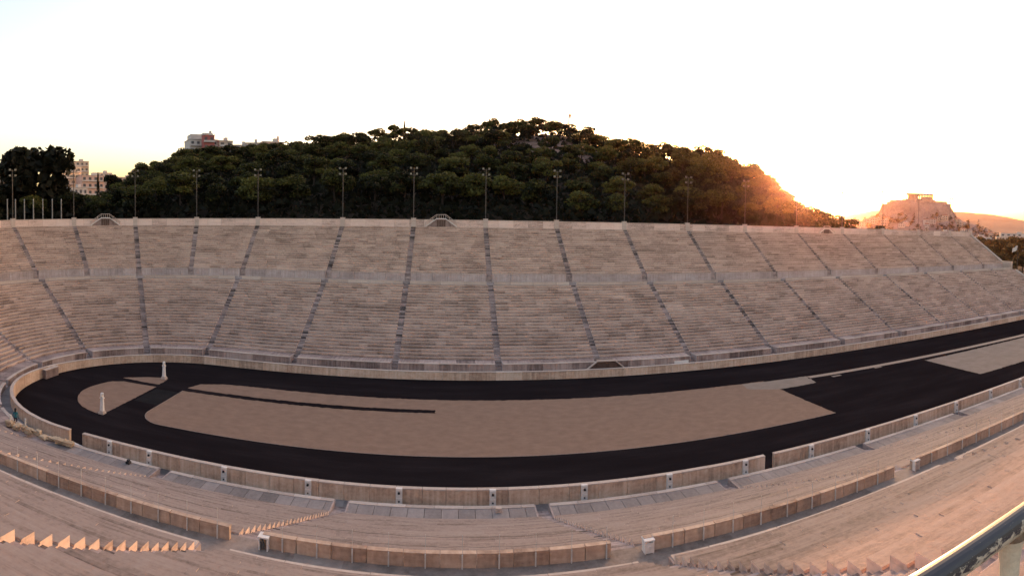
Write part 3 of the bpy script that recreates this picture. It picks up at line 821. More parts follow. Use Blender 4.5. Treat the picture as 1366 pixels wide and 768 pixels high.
for x in (1.185, 2.9):
    o = smooth_tube([(x, -56.22, z) for z in (18.85, 19.2, 19.5, 19.6, 19.64, 19.665)], lambda i: (.024, .024, .024, .026, .032, .04)[i], 20).build('post', M_rail, t, True)
# ------------------------------------------------------------------ person by the curved wall
def person():
    t = thing('person', 'person with dark hair in a teal top standing behind the curved track wall at left', 'person', (-38.55, -17.45, 0.58), radians(25))
    bm = bmesh.new()
    J = {'pelvis': ((0, 0, .95), .15), 'waist': ((0, 0, 1.12), .13), 'chest': ((0, 0, 1.33), .155), 'neckb': ((0, 0, 1.5), .07), 'neck': ((0, .01, 1.57), .055), 'h0': ((0, .02, 1.64), .085), 'h1': ((0, .01, 1.73), .10), 'h2': ((0, 0, 1.80), .06)}
    for sg, sd in ((-1, 'l'), (1, 'r')):
        J.update({'hip' + sd: ((sg * .1, 0, .9), .105), 'knee' + sd: ((sg * .11, .02 * sg, .5), .065), 'ank' + sd: ((sg * .12, -.01, .09), .045), 'toe' + sd: ((sg * .14, .15, .04), .04),
                  'sh' + sd: ((sg * .19, 0, 1.44), .065), 'elb' + sd: ((sg * .26, -.03, 1.16), .045), 'wri' + sd: ((sg * .25, .08, .92), .03), 'palm' + sd: ((sg * .25, .11, .84), .032), 'fing' + sd: ((sg * .24, .14, .76), .016)})
    E = [('pelvis', 'waist'), ('waist', 'chest'), ('chest', 'neckb'), ('neckb', 'neck'), ('neck', 'h0'), ('h0', 'h1'), ('h1', 'h2')]
    for sd in 'lr': E += [('pelvis', 'hip' + sd), ('hip' + sd, 'knee' + sd), ('knee' + sd, 'ank' + sd), ('ank' + sd, 'toe' + sd), ('chest', 'sh' + sd), ('sh' + sd, 'elb' + sd), ('elb' + sd, 'wri' + sd), ('wri' + sd, 'palm' + sd), ('palm' + sd, 'fing' + sd)]
    ks = list(J); vs_ = {k: bm.verts.new(J[k][0]) for k in ks}
    for a, b in E: bm.edges.new((vs_[a], vs_[b]))
    me = bpy.data.meshes.new('body'); bm.to_mesh(me); bm.free()
    o = bpy.data.objects.new('body', me); C.objects.link(o); o.parent = t
    md = o.modifiers.new('skin', 'SKIN'); sb = o.modifiers.new('sub', 'SUBSURF'); sb.levels = 1; sb.render_levels = 1
    md.use_smooth_shade = True
    sk = me.skin_vertices[0].data
    for i, k in enumerate(ks): sk[i].radius = (J[k][1], J[k][1] * (.8 if k in ('chest', 'waist', 'pelvis') else 1)); sk[i].use_root = (k == 'pelvis')
    m, tt, n, L, b = newmat('clothes_and_skin')
    tc = n.new('ShaderNodeTexCoord'); sp = n.new('ShaderNodeSeparateXYZ'); L.new(tc.outputs['Object'], sp.inputs[0])
    mr = n.new('ShaderNodeMapRange'); mr.inputs[2].default_value = 1.9; L.new(sp.outputs['Z'], mr.inputs[0])
    r = ramp(tt, [(0, (.02, .02, .03)), (.5, (.02, .02, .035)), (.51, (.02, .13, .15)), (.80, (.03, .16, .18)), (.81, (.36, .2, .14)), (1, (.36, .2, .14))]); r.color_ramp.interpolation = 'CONSTANT'
    L.new(mr.outputs[0], r.inputs['Fac']); L.new(r.outputs['Color'], b.inputs['Base Color']); b.inputs['Roughness'].default_value = .8
    me.materials.append(m)
    bm = bmesh.new(); bmesh.ops.create_uvsphere(bm, u_segments=14, v_segments=10, radius=1, matrix=Matrix.Translation((0, -.03, 1.75)) @ Matrix.Diagonal((.118, .12, .135, 1)))
    bmesh.ops.create_uvsphere(bm, u_segments=12, v_segments=8, radius=1, matrix=Matrix.Translation((0, -.09, 1.6)) @ Matrix.Diagonal((.1, .06, .16, 1)))
    me = bpy.data.meshes.new('hair'); bm.to_mesh(me); bm.free(); me.materials.append(plain('dark_hair', (.015, .012, .01), .6))
    h = bpy.data.objects.new('hair', me); C.objects.link(h); h.parent = t
    bm = bmesh.new()
    for sg in (-1, 1): bmesh.ops.create_uvsphere(bm, u_segments=6, v_segments=5, radius=.014, matrix=Matrix.Translation((sg * .035, .098, 1.71)))
    bmesh.ops.create_cone(bm, segments=6, radius1=.018, radius2=.006, depth=.05, cap_ends=True, matrix=Matrix.Translation((0, .115, 1.69)))
    me = bpy.data.meshes.new('face'); bm.to_mesh(me); bm.free(); me.materials.append(plain('face_detail', (.2, .11, .08), .6))
    h = bpy.data.objects.new('face', me); C.objects.link(h); h.parent = t
person()

# ------------------------------------------------------------------ hill behind the stand
RIDGE = [(-1.5, 235, 14), (-0.95, 235, 19), (-0.796, 235, 23.2), (-0.717, 235, 19.5), (-0.651, 235, 20.5), (-0.578, 235, 27.0), (-0.545, 235, 34.5), (-0.473, 235, 41.6), (-0.400, 235, 42.4), (-0.345, 235, 44.9), (-0.242, 235, 47.3), (-0.137, 235, 48.8), (-0.058, 235, 51.2), (0.020, 235, 51.6), (0.099, 235, 54.2), (0.191, 235, 55.0), (0.244, 235, 50.0), (0.297, 235, 47.4), (0.389, 235, 45.8), (0.469, 250, 45.5), (0.522, 260, 42.0), (0.56, 268, 36.5), (0.585, 274, 28.0), (0.61, 280, 19.0), (0.64, 286, 12.5), (0.69, 295, 7.4), (0.789, 310, 4.0), (0.9, 320, 3.0), (1.1, 330, 1.0), (1.5, 330, 1.0)]
def ridge(th):
    for a, b in zip(RIDGE, RIDGE[1:]):
        if a[0] <= th <= b[0]:
            u = (th - a[0]) / (b[0] - a[0]); return a[1] + (b[1] - a[1]) * u, a[2] + (b[2] - a[2]) * u
    return RIDGE[-1][1:]
def foot(th):
    """distance from the camera to the back of the far stand"""
    if th > -0.26: return 115.0 / cos(min(th, 0.93))
    d = (sin(th), cos(th)); c = (XS, 56.98); b = d[0] * c[0] + d[1] * c[1]
    return b + sqrt(max(1, b * b - (c[0] ** 2 + c[1] ** 2 - 58.0 ** 2)))
def hill_z(th, d):
    d0 = foot(th); d1, z1 = ridge(th); d0 += 2
    zb = 18.6 if th < 0.6 else max(1.5, 18.6 - (th - 0.6) * 60)
    if th > 0.86: zb = 1.0
    if d <= d0: return zb
    if d <= d1:
        u = (d - d0) / (d1 - d0); u = u ** 0.9
        z = zb + (z1 - zb) * u
    else:
        u = min(1, (d - d1) / 170); z = z1 + (0.0 - z1) * (u * u * (3 - 2 * u))
        z += 0
    return z + noise.noise(Vector((th * 14, d * 0.05, 0))) * 1.3 * min(1, (d - d0) / 20)
nth = 130
m = MB(); grid = []
for i in range(nth + 1):
    th = -1.3 + 2.45 * i / nth
    d0 = foot(th); d1, _ = ridge(th)
    ds = [d0 + 1, d0 + 3] + [d0 + 3 + (d1 - d0 - 3) * k / 14 for k in range(1, 15)] + [d1 + 170 * k / 9 for k in range(1, 10)] + [d1 + 190]
    grid.append([(CAM.x + d * sin(th), CAM.y + d * cos(th), (hill_z(th, d) if k < len(ds) - 1 else -3)) for k, d in enumerate(ds)])
for a, b in zip(grid, grid[1:]):
    for k in range(len(a) - 1):
        m.face([a[k], b[k], b[k + 1], a[k + 1]])
def hill_mat():
    mt, t, n, L, b = newmat('hill_ground')
    geo = n.new('ShaderNodeNewGeometry')
    a = n.new('ShaderNodeTexNoise'); a.inputs['Scale'].default_value = .5; a.inputs['Detail'].default_value = 8; L.new(geo.outputs['Position'], a.inputs['Vector'])
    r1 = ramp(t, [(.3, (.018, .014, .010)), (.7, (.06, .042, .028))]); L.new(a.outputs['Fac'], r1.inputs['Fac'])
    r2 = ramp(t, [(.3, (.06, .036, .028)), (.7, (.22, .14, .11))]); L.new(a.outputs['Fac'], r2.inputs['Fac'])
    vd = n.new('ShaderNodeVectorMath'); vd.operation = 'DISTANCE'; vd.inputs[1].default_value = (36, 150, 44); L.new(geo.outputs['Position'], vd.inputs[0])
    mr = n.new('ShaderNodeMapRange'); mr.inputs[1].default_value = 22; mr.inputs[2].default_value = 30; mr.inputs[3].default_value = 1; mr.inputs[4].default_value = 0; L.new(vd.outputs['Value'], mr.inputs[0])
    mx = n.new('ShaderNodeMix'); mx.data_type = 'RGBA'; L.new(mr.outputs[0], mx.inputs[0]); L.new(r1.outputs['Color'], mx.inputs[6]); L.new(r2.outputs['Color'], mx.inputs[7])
    L.new(mx.outputs[2], b.inputs['Base Color']); b.inputs['Roughness'].default_value = .95; b.inputs['Specular IOR Level'].default_value = .1
    bp = n.new('ShaderNodeBump'); bp.inputs['Strength'].default_value = 1; bp.inputs['Distance'].default_value = .6; L.new(a.outputs['Fac'], bp.inputs['Height']); L.new(bp.outputs['Normal'], b.inputs['Normal'])
    return mt
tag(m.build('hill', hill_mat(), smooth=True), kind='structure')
# ground to the horizon
m = MB(); n = 48
ring = [[(R * cos(2 * pi * k / n), R * sin(2 * pi * k / n), -0.35 if R < 3000 else -1.5) for k in range(n)] for R in (60, 400, 1500, 5000, 9000)]
m.face(ring[0])
for a, b in zip(ring, ring[1:]):
    for k in range(n): m.face([a[k], a[(k + 1) % n], b[(k + 1) % n], b[k]])
tag(m.build('ground', M_plain), kind='structure')

# ------------------------------------------------------------------ trees
def crown_mesh(name, mat, lobes, n_leaf, size, flat=0.45, seed=0):
    rnd = random.Random(seed); m = MB()
    for (cx, cy, cz, rx, ry, rz) in lobes:
        lt_ = rnd.gauss(0, .2) + (.12 if cz > 6 else -.08)  # high lobes paler, low ones darker: crown light and shade put into leaf tone
        for _ in range(int(n_leaf * rx * ry / 4)):
            u = rnd.uniform(-0.55, 1); a = rnd.uniform(0, 2 * pi); q = sqrt(max(0, 1 - u * u)); k = rnd.uniform(.72, 1.06)
            c = Vector((cx + rx * q * cos(a) * k, cy + ry * q * sin(a) * k, cz + rz * u * k))
            s = size * rnd.uniform(.6, 1.4)
            nrm = Vector((q * cos(a), q * sin(a), u + .5)).normalized()
            d1 = (Vector((rnd.gauss(0, 1), rnd.gauss(0, 1), rnd.gauss(0, .6)))).normalized()
            d2 = d1.cross(nrm + Vector((rnd.gauss(0, .6), rnd.gauss(0, .6), rnd.gauss(0, .6))))
            if d2.length < .1: continue
            d2.normalize()
            tone = min(1, max(0, .5 + lt_ + rnd.gauss(0, .2)))
            p = [c - d1 * s * .5 - d2 * s * .2, c + d1 * s * .1 - d2 * s * .4, c + d1 * s * .55 + d2 * s * .1, c - d1 * s * .05 + d2 * s * .4]
            m.face([tuple(v) for v in p], tone)
    return m.mesh(name, mat)
def trunk_mesh(h, r, seed, limbs=5, spread=2.2):
    rnd = random.Random(seed); m = MB()
    lean = Vector((rnd.gauss(0, .5), rnd.gauss(0, .3), 0))
    pts = [Vector((0, 0, -1.0)), lean * .3 + Vector((0, 0, h * .35)), lean * .8 + Vector((0, 0, h * .7)), lean + Vector((0, 0, h))]
    rs = [r * 1.15, r, r * .75, r * .4]
    for a, b, ra, rb in zip(pts, pts[1:], rs, rs[1:]): m.tube(a, b, ra, rb, n=6, cap=False)
    for k in range(limbs):
        a = rnd.uniform(0, 2 * pi); z = h * rnd.uniform(.5, .9)
        st = lean * (z / h) + Vector((0, 0, z)); en = st + Vector((cos(a) * spread, sin(a) * spread, rnd.uniform(.5, 1.6)))
        m.tube(st, en, r * .45, r * .15, n=4, cap=False)
    return m.mesh('trunk', M_bark)
PINES = []
for v in range(8):
    rnd = random.Random(100 + v)
    H = rnd.uniform(6.0, 8.5); Rr = rnd.uniform(3.6, 4.8)
    lobes = [(rnd.gauss(0, .4), rnd.gauss(0, .4), H, Rr * .55, Rr * .55, 1.5)]
    for k in range(rnd.randint(10, 14)):
        a = 2 * pi * k / 7 + rnd.gauss(0, .5); q = Rr * rnd.uniform(.25, .9); s = rnd.uniform(.9, 1.8)
        lobes.append((cos(a) * q, sin(a) * q, H - rnd.uniform(-.4, 3.0), s * 1.15, s * 1.15, s * .62))
    PINES.append((crown_mesh('crown', M_pine, lobes, 260, .55, seed=v), trunk_mesh(H, .24, v)))
BROAD = []
for v in range(4):
    rnd = random.Random(300 + v); H = 7; lobes = [(0, 0, H, 2.8, 2.8, 3.6)]
    for k in range(11):
        a = rnd.uniform(0, 2 * pi); q = rnd.uniform(1.2, 2.8)
        s = rnd.uniform(1.3, 2.1); lobes.append((cos(a) * q, sin(a) * q, H + rnd.uniform(-3.6, 3.2), s, s, s * .95))
    BROAD.append((crown_mesh('crown', M_broad, lobes, 330, .8, seed=50 + v), trunk_mesh(6, .3, 50 + v)))
PARK = []
for v in range(4):
    rnd = random.Random(400 + v); H = 6; lobes = [(0, 0, H, 2.6, 2.6, 2.6)]
    for k in range(9):
        a = rnd.uniform(0, 2 * pi); q = rnd.uniform(1.0, 2.6)
        s = rnd.uniform(1.2, 2.0); lobes.append((cos(a) * q, sin(a) * q, H + rnd.uniform(-2.4, 2.2), s, s, s * .85))
    PARK.append((crown_mesh('crown', M_park, lobes, 160, .65, seed=80 + v), trunk_mesh(5, .28, 80 + v)))
m = MB()
for k in range(700):
    z = random.uniform(.5, 11); q = .95 * (1 - (z / 11.4)) ** .6 * random.uniform(.7, 1.05); a = random.uniform(0, 2 * pi)
    c = Vector((q * cos(a), q * sin(a), z)); s = .35
    d1 = Vector((random.gauss(0, .4), random.gauss(0, .4), 1)).normalized(); d2 = Vector((-sin(a), cos(a), 0))
    m.face([tuple(c - d1 * s), tuple(c + d2 * s * .4), tuple(c + d1 * s), tuple(c - d2 * s * .4)], random.random())
CYP = (m.mesh('crown', M_broad), trunk_mesh(3, .16, 9, 0))
def tree(name, kind, x, y, z, scale, label, cat='tree', group=None, sx=1.0):
    t = thing(name, label, cat, (x, y, z), random.uniform(0, 2 * pi), group)
    t.scale = (scale * sx, scale * sx, scale)
    for nm, me in (('crown', kind[0]), ('trunk', kind[1])):
        o = bpy.data.objects.new(nm, me); C.objects.link(o); o.parent = t
    return t
def at(th, d): return CAM.x + d * sin(th), CAM.y + d * cos(th)
nrow = 9; cnt = 0; PT = []
for j in range(nrow):
    th = -0.80 + random.uniform(0, .02)
    while th < 0.74:
        d0 = foot(th) + 9.5; d1, z1 = ridge(th)
        f = (j + random.uniform(-.35, .35)) / (nrow - 1.0); f = min(1.02, max(0, f)) ** 1.05
        d = d0 + (d1 - d0) * f
        step = random.uniform(6.2, 9.4) / d * (.8 if j == nrow - 1 else 1.04)
        th += step
        x, y = at(th, d)
        z = hill_z(th, d)
        if .12 < th < .235 and 184 < d < 214: continue
        if th > .62 and j > 4: continue
        if j == nrow - 1 and -0.47 < th < -0.30 and random.random() < .6: continue
        sc_ = random.uniform(.72, 1.02) * (1.12 if j == 0 else 1)
        if th < -.60: sc_ *= .85

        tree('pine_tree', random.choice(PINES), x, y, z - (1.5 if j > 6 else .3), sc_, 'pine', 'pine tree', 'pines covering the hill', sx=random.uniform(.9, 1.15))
        PT.append((j, th, C.objects[-1].parent)); cnt += 1
ords = ['first', 'second', 'third', 'fourth', 'fifth', 'sixth', 'seventh', 'eighth', 'crest']
mth_ = sorted(atan2(pos(q, R_TOP)[0] - CAM.x, pos(q, R_TOP)[1] - CAM.y) for q in ms)
cells = {}
for j, th, o in PT:
    k = sum(1 for q in mth_ if q < th)
    cells.setdefault((j, k), []).append((th, o))
nums = ['no', 'first', 'second', 'third', 'fourth', 'fifth', 'sixth', 'seventh', 'eighth', 'ninth', 'tenth', 'eleventh', 'twelfth', 'thirteenth', 'fourteenth', 'fifteenth', 'sixteenth', 'seventeenth', 'last']
for (j, k), l in cells.items():
    l.sort(key=lambda q: q[0])
    for i, (th, o) in enumerate(l):
        w = '' if len(l) == 1 else (('left one', 'right one') if len(l) == 2 else ('left one', 'middle one', 'right one') if len(l) == 3 else ('leftmost', 'inner left one', 'inner right one', 'rightmost') if len(l) == 4 else ['leftmost', 'left inner', 'central', 'right inner', 'rightmost', 'outermost'])[min(i, 5)]
        o['label'] = ('pine, %s row up the hill, right of %s floodlight mast%s' % (ords[j], nums[max(1, k)], (', ' + w) if w else ''))
# undergrowth filling the dark space under the pines
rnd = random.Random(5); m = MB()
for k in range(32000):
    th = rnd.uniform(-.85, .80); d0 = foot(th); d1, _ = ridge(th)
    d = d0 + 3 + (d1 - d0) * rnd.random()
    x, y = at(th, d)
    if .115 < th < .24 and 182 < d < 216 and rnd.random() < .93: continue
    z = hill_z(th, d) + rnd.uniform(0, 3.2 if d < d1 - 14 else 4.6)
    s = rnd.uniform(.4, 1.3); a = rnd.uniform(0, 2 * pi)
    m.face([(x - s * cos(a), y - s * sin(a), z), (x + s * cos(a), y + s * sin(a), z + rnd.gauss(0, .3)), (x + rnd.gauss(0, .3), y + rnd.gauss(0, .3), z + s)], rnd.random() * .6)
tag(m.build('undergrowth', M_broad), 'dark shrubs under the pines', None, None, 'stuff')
# special trees
x, y = at((50 - 602.8) / 756.85, 134)
tree('broad_tree', BROAD[0], x, y, 14.0, 2.1, 'large dark dense tree standing above the row of short white poles', sx=.95)
x, y = at((25 - 602.8) / 756.85, 138); tree('broad_tree', BROAD[1], x, y, 17.0, 1.15, 'dark tree at the left edge beside the large dense tree')
x, y = at((78 - 602.8) / 756.85, 137); tree('broad_tree', BROAD[2], x, y, 17.0, 1.2, 'dark tree on the right flank of the large dense tree')
x, y = at((-8 - 602.8) / 756.85, 132); tree('broad_tree', BROAD[3], x, y, 17.0, 1.0, 'dark tree cut by the left edge of the view')
x, y = at((152 - 602.8) / 756.85, 215); tree('broad_tree', BROAD[1], x, y, 25.0, 1.0, 'round dark tree before the far pink buildings')
for px, d, z, s_, lb in ((131, 240, 27, 1.1, 'thin dark cypress between the far pink buildings at left'), (538, 238, 49, 1.0, 'lone cypress spiking above the crest left of the hilltop'), (884, 238, 44, .8, 'small cypress on the right shoulder of the hill'), (3, 180, 20, 1.3, 'cypress at the far left edge by the pale building')):
    x, y = at((px - 602.8) / 756.85, d); tree('cypress_tree', CYP, x, y, z, s_, lb)
x, y = at((1086 - 602.8) / 756.85, 186); tree('broad_tree', BROAD[2], x, y, 13.2, .85, 'round dark tree at the right foot of the hill', sx=1.25)
x, y = at((1128 - 602.8) / 756.85, 196); tree('broad_tree', BROAD[0], x, y, 12.4, .85, 'rounded dark tree right of the hill foot below a floodlight mast', sx=1.2)
x, y = at((1108 - 602.8) / 756.85, 200); tree('broad_tree', BROAD[3], x, y, 12.4, .9, 'dark tree between two rounded trees at the hill foot', sx=1.2)
x, y = at((1169 - 602.8) / 756.85, 205); tree('broad_tree', BROAD[1], x, y, 12.2, .82, 'dark rounded tree standing alone left of the citadel rock', sx=1.15)
# park below the open end
k = 0
for j in range(8):
    d = 200 + j * 27; kk = 0
    th = .86
    while th < 1.12:
        th += random.uniform(7.0, 10.5) / d
        x, y = at(th + random.gauss(0, .004), d + random.gauss(0, 6))
        if x < XE + 12: continue
        kk += 1
        tree('park_tree', random.choice(PARK), x, y, 0 + j * .9, random.uniform(.95, 1.35), 'reddish green park tree beyond the open end, %s row, %s from the left' % (ords[j], nums[min(18, max(1, kk))]), 'tree', 'park trees beyond the open end')
        k += 1
# flag on the hilltop
x, y = at((756 - 602.8) / 756.85, 232)
t = thing('hilltop_flag', 'tiny red and white flag on a mast on top of the wooded hill', 'flag', (x, y, 52))
m = MB(); m.tube((0, 0, 0), (0, 0, 10.8), .25, .2, n=6); m.build('pole', M_iron, t)
for nm, z0, c in (('red_cloth', 10.0, (.45, .03, .03)), ('white_cloth', 9.2, (.7, .7, .68))):
    m = MB()
    for i in range(4): m.face([(.05 + i * .28, .08 * sin(i * 1.5), z0), (.33 + i * .28, .08 * sin(i * 1.5 + 1.5), z0), (.33 + i * .28, .08 * sin(i * 1.5 + 1.5), z0 + .75), (.05 + i * .28, .08 * sin(i * 1.5), z0 + .75)])
    m.build(nm, plain(nm + '_dye', c, .8), t)

# ------------------------------------------------------------------ houses
def wallmat(name, c): return plain(name, c, .85, var=.15, scale=.4)
WM = [wallmat('cream_plaster', (.42, .34, .27)), wallmat('pink_plaster', (.50, .33, .27)), wallmat('white_plaster', (.42, .38, .35)), wallmat('red_plaster', (.30, .09, .08))]
M_shut = plain('window_shutter', (.06, .06, .065), .4)
M_tile = plain('roof_tile', (.22, .10, .07), .8)
def house(label, x, y, z, w, d, h, rz, wm, floors=3, bays=4, name='apartment_block', tiers=(), roofh=0.0, group=None, win=True, cat='building'):
    t = thing(name, label, cat, (x, y, z), rz, group)
    m = MB(); m.box((0, 0, h / 2 - 1), (w, d, h + 2))
    for (tx, tw, th_, td) in tiers: m.box((tx, 0, h + th_ / 2), (tw, td, th_))
    wl_ = m.build('wall', WM[wm], t)
    m = MB()
    if roofh > 0:
        a, b = w / 2 + .3, d / 2 + .3
        m.face([(-a, -b, h), (a, -b, h), (a * .7, 0, h + roofh), (-a * .7, 0, h + roofh)]); m.face([(a, b, h), (-a, b, h), (-a * .7, 0, h + roofh), (a * .7, 0, h + roofh)])
        m.face([(a, -b, h), (a, b, h), (a * .7, 0, h + roofh)]); m.face([(-a, b, h), (-a, -b, h), (-a * .7, 0, h + roofh)])
        m.build('roof', M_tile, t)
    else:
        m.box((0, 0, h + .12), (w + .5, d + .5, .24), tone=.5)
        m.box((w * .2, 0, h + .24 + .9), (w * .18, d * .3, 1.8)); m.build('roof', WM[2], t)
    if win:
        fh = h / floors
        for f in range(floors):
            for b in range(bays):
                bx = -w / 2 + w * (b + .5) / bays
                m = MB(); m.box((bx, -d / 2 - .02, fh * (f + .5)), (w / bays * .45, .16, fh * .5)); m.build('window', M_shut, t)
            m = MB(); m.box((0, -d / 2 - .45, fh * (f + .12)), (w * .96, .9, .12)); m.box((0, -d / 2 - .86, fh * (f + .12) + .4), (w * .96, .06, .7)); m.build('balcony', WM[2], t)
            for b in range(2):
                m = MB(); m.box((w / 2 + .02, -d / 4 + b * d / 2, fh * (f + .5)), (.16, d * .18, fh * .5)); m.build('window', M_shut, t)
    return t
def px(u, d): return at((u - 602.8) / 756.85, d)
def facing(u): return -(u - 602.8) / 756.85
# stepped block on top of the hill
x, y = px(268, 262)
house('stepped apartment block with white and dark red walls on the hill above the trees', x, y, 45.2, 13, 11, 9.5, facing(268) + .25, 2, 3, 5, tiers=((-2.4, 6.5, 2.6, 7), (2.6, 4.5, 3.4, 6)))
x, y = px(277.5, 254.6)
house('dark red rendered wing in the middle of the hilltop apartment block', x, y, 46, 5.2, 3, 10.2, facing(268) + .25, 3, 3, 2)
x, y = px(297, 262)
house('cream wing stepping down to the right of the hilltop block', x, y, 46, 6.5, 10, 8.2, facing(297) + .3, 0, 3, 2)
x, y = px(320, 268); house('low flat roofed house behind the crest right of the hilltop block', x, y, 46, 8, 8, 7.2, facing(320), 2, 2, 3)
x, y = px(337, 268); house('flat pale house half hidden by crest pines', x, y, 46, 7, 8, 8.2, facing(337), 0, 2, 3)
x, y = px(361, 266); house('small peach coloured house with a chimney on the crest', x, y, 46, 10, 8, 8.4, facing(361) + .3, 1, 2, 3, tiers=((3.4, .8, 3.2, .8),))
# pink town at the left
for i, (u, d, z, w, h, wm, lb) in enumerate(((10, 330, 20, 17, 29, 1, 'peach block with dark top windows at the left edge'), (16, 250, 17, 8, 12, 2, 'small white house below the peach block at the left edge'), (90, 350, 22, 14, 27, 0, 'cream block right behind the large dark tree'), (104, 380, 22, 12, 33, 0, 'tallest cream tower between trees at left'), (120, 340, 22, 14, 21, 1, 'broad pink block right of the tall cream tower'), (136, 400, 22, 12, 27, 2, 'white block right of the thin cypress'), (147, 420, 22, 12, 24, 1, 'narrow pink block in the distant town'), (165, 400, 22, 18, 24, 0, 'low cream block left of the hill slope'), (176, 410, 22, 12, 22, 2, 'grey white block rising beside the hill slope'), (100, 300, 20, 10, 14, 2, 'grey house low between the trees at left'))):
    x, y = px(u, d)
    h += 2.0 if d > 320 else 2
    house(lb, x, y, z, w, 12, h, facing(u) + random.uniform(.1, .5), wm, max(3, int(h / 3.4)), 4, group='town blocks at the left')

# ------------------------------------------------------------------ citadel rock, temple, town and far mountains
def fbm(x, y, z=0.0, o=5):
    s, a, f = 0, 1, 1
    for _ in range(o): s += a * noise.noise(Vector((x * f, y * f, z * f))); a *= .5; f *= 2.1
    return s
AC = Vector((952, 830, 0)); ac_az = atan2(AC.x, AC.y + 57)
ux, uy = cos(ac_az), -sin(ac_az)                  # to the right seen from the stadium
vx, vy = sin(ac_az), cos(ac_az)                   # away
def acro_z(u, v):
    """u right, v away in metres from the centre of the plateau"""
    pu = 1 if abs(u) < 1 else 1
    uu = (u + 4) / 76.0; vv = v / 60.0
    k = (abs(uu) ** 3 + abs(vv) ** 3) ** (1 / 3)
    k += fbm(u * .03, v * .03, 3) * .10
    top = 84 + (-6 if u > 35 else 0) * min(1, max(0, (u - 35) / 25)) - (8 * min(1, max(0, (-48 - u) / 14)))
    if k < 1: return top + fbm(u * .05, v * .05) * 1.0
    if k < 1.22: return top - (k - 1) / .22 * 34 + fbm(u * .08, v * .08, 9) * 4
    sl = 50 - (k - 1.22) * 30 - max(0, u - 60) * .02
    return max(-2, sl + fbm(u * .02, v * .02) * 7)
m = MB(); g = []
nu, nv = 110, 60
for i in range(nu + 1):
    u = -230 + 520 * i / nu
    g.append([])
    for j in range(nv + 1):
        v = -150 + 260 * j / nv
        g[-1].append((AC.x + ux * u + vx * v, AC.y + uy * u + vy * v, acro_z(u, v)))
for a, b in zip(g, g[1:]):
    for j in range(nv): m.face([a[j], b[j], b[j + 1], a[j + 1]])
M_crag = ground_mat('limestone_crag', (.09, .07, .065), (.20, .165, .155), (.31, .265, .25), .03, .25, 1.0)
tag(m.build('citadel_rock', M_crag, smooth=False), kind='structure')
def acp(u, v, z): return (AC.x + ux * u + vx * v, AC.y + uy * u + vy * v, z)
M_wallst = plain('citadel_wall_stone', (.27, .22, .205), .9, var=.3, scale=.15)
t = thing('citadel_wall', 'old fortification wall round the top of the citadel rock', 'wall', acp(0, 0, 0), -ac_az)
poly = [(-70, -20), (-62, -42), (-35, -52), (0, -56), (36, -54), (62, -44), (72, -20), (72, 10)]
for (a, b), zt in zip(zip(poly, poly[1:]), (79, 82, 84, 84, 82, 78, 75)):
    m = MB(); d = Vector(b) - Vector(a); L_ = d.length; mid = (Vector(a) + Vector(b)) / 2
    m.box((mid.x, mid.y, zt - 9), (L_ + 2, 3, 22), rz=atan2(d.y, d.x))
    for q in range(int(L_ / 7)):
        m.box((a[0] + d.x * (q + .5) / int(L_ / 7), a[1] + d.y * (q + .5) / int(L_ / 7) - 1.8, zt - 10), (1.6, 1.6, 19), rz=atan2(d.y, d.x))
    m.build('wall_section', M_wallst, t)
t = thing('temple', 'pale ruined columned temple on top of the citadel rock', 'temple', acp(2, -22, 86), -ac_az + .05)
m = MB(); m.box((0, 0, .8), (62, 28, 1.8)); m.build('stepped_base', M_wallst, t)
for k in range(17):
    for yy in (-12.5, 12.5):
        q = MB(); q.tube((-29 + k * 3.62, yy, 1.6), (-29 + k * 3.62, yy, 11.6), 1.0, .8, n=8); q.build('column', M_wallst, t)
for k in range(6):
    for xx in (-29, 29):
        q = MB(); q.tube((xx, -10 + k * 4, 1.6), (xx, -10 + k * 4, 11.6), 1.0, .8, n=8); q.build('column', M_wallst, t)
m = MB(); m.box((0, -12.5, 13), (60, 2.4, 2.9)); m.box((-29, 0, 13), (2.4, 26, 2.9)); m.box((29, 0, 13), (2.4, 26, 2.9)); m.box((0, 12.5, 13), (60, 2.4, 2.9))
m.face([(-29, -13, 14.4), (-29, 13, 14.4), (-29, 0, 17)]); m.face([(29, -13, 14.4), (29, 13, 14.4), (29, 2, 16)]); m.build('entablature', M_wallst, t)
m = MB(); m.box((-14, 0, 6.5), (22, 16, 10)); m.box((14, 5, 5), (20, 3, 7)); m.build('inner_wall', M_wallst, t)
t = thing('citadel_flagpole', 'tiny flag on the right end of the citadel rock', 'flagpole', acp(48, -30, 80), -ac_az)
m = MB(); m.tube((0, 0, -4), (0, 0, 13), .35, .25, n=6); m.build('pole', M_iron, t)
m = MB(); m.face([(0, 0, 13), (4, .5, 12.8), (4, .5, 9.8), (0, 0, 10)]); m.build('flag', plain('blue_flag', (.1, .15, .35)), t)
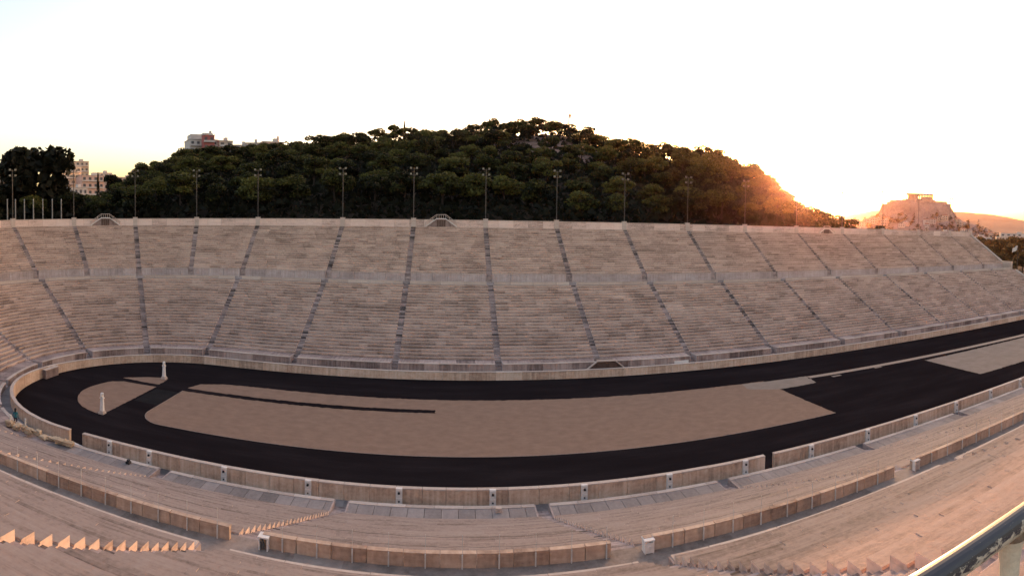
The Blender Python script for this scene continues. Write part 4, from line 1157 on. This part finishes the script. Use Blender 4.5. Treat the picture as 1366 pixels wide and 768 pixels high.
# houses and dark trees on the slopes of the rock
rnd = random.Random(11); HS = []
for k in range(34):
    u = rnd.uniform(-150, 250); v = rnd.uniform(-140, -60)
    z = acro_z(u, v)
    if z > 48: continue
    p = acp(u, v, z)
    w = rnd.uniform(8, 16); h = rnd.uniform(6, 11)
    house('x', *p, w, rnd.uniform(8, 12), h, -ac_az + rnd.gauss(0, .4), rnd.choice((0, 1, 2)), 2, 3, name='hillside_house', roofh=rnd.choice((0, 2.5)), group='houses below the citadel rock', cat='house'); HS.append((u, C.objects[-1]))
m = MB()
for k in range(260):
    u = rnd.uniform(-200, 275); v = rnd.uniform(-148, -40); z = acro_z(u, v)
    if z > 52 or z < 0: continue
    H_ = rnd.uniform(5, 11); w = rnd.uniform(2.5, 5)
    if rnd.random() < .15: w = 1.6; H_ = 14
    for q in range(26):
        c = Vector(acp(u, v, z)) + Vector((rnd.gauss(0, w * .45), rnd.gauss(0, w * .45), abs(rnd.gauss(0, .45)) * H_ + .5)); s = rnd.uniform(1, 2.2)
        m.face([tuple(c + Vector((rnd.gauss(0, s), rnd.gauss(0, s), rnd.gauss(0, s * .6)))) for _ in range(3)], rnd.random())
tag(m.build('slope_woods', M_broad), 'dark trees on the slopes below the citadel rock', None, None, 'stuff')
for i, (u, d, z, w, h, wm, lb) in enumerate(((1352, 700, 0, 34, 20, 2, 'pale block right of the park trees at the right edge'), (1338, 640, 0, 16, 16, 0, 'low cream block left of the pale block at the right edge'), (1300, 520, 0, 30, 16, 2, 'long low white building behind the park trees'), (1255, 700, 0, 26, 20, 0, 'cream building beyond the end of the rim wall'), (1362, 610, 0, 16, 17, 1, 'pink block cut by the right edge'))):
    x, y = px(u, d); house(lb, x, y, z, w, 14, h, facing(u) + .1, wm, max(2, int(h / 3.5)), 5, group='town blocks at the right')
HS2 = sorted(((u, o.parent.parent if o.parent.parent else o.parent) for u, o in HS), key=lambda q: q[0])
nn_ = ['first', 'second', 'third', 'fourth', 'fifth', 'sixth', 'seventh', 'eighth', 'ninth', 'tenth', 'eleventh', 'twelfth', 'thirteenth', 'fourteenth', 'fifteenth', 'sixteenth', 'seventeenth', 'eighteenth']
for i, (u, o) in enumerate(HS2):
    j = len(HS2) - 1 - i
    o['label'] = 'small pale house on the slope below the citadel rock, %s from the %s' % ((nn_[min(i, 17)], 'left') if i <= j else (nn_[min(j, 17)], 'right'))
# far pink mountains
m = MB(); prof = [(1000, 300), (1100, 291), (1135, 286), (1165, 281), (1190, 280), (1230, 281), (1290, 283), (1320, 286), (1340, 289), (1366, 294), (1420, 297), (1500, 299), (1600, 298)]
def elev(u, y):
    th = (u - 602.8) / 756.85; return th, (315.32 - y) / 779.71 - .0287 * cos(th) + .0122 * sin(th)
cols = []
for i in range(121):
    u = 1000 + 600 * i / 120
    for a, b in zip(prof, prof[1:]):
        if a[0] <= u <= b[0]: yy = a[1] + (b[1] - a[1]) * (u - a[0]) / (b[0] - a[0]); break
    th, e = elev(u, yy); D1 = 3800
    z1 = CAM.z + e * D1 + fbm(u * .02, 1) * 5
    col = []
    for k in range(12):
        f = k / 11; d = D1 - 900 + 900 * f; zz = -1.4 + (z1 + 1.4) * f ** .8 + (fbm(u * .03, f * 3) * 12 * sin(pi * f))
        col.append((CAM.x + d * sin(th), CAM.y + d * cos(th), zz))
    d = D1 + 1200; col.append((CAM.x + d * sin(th), CAM.y + d * cos(th), -3)); cols.append(col)
for a, b in zip(cols, cols[1:]):
    for k in range(12): m.face([a[k], b[k], b[k + 1], a[k + 1]])
tag(m.build('mountains', plain('mountain_scrub', (.16, .13, .10), .95, var=.3, scale=.004), smooth=True), kind='structure')

# ------------------------------------------------------------------ haze
def haze_box():
    m = MB(); m.box((1500, 1300, 62), (9000, 9000, 132))
    mt = bpy.data.materials.new('haze_air'); mt.use_nodes = True
    n = mt.node_tree.nodes; n.remove(n['Principled BSDF'])
    v = n.new('ShaderNodeVolumePrincipled'); v.inputs['Density'].default_value = HAZE; v.inputs['Color'].default_value = (1.0, .55, .36, 1); v.inputs['Anisotropy'].default_value = .95
    mt.node_tree.links.new(v.outputs[0], n['Material Output'].inputs['Volume'])
    tag(m.build('haze', mt), 'thin warm evening haze', None, None, 'stuff')
HAZE = 0.000026
haze_box()
print('trees', cnt, k)
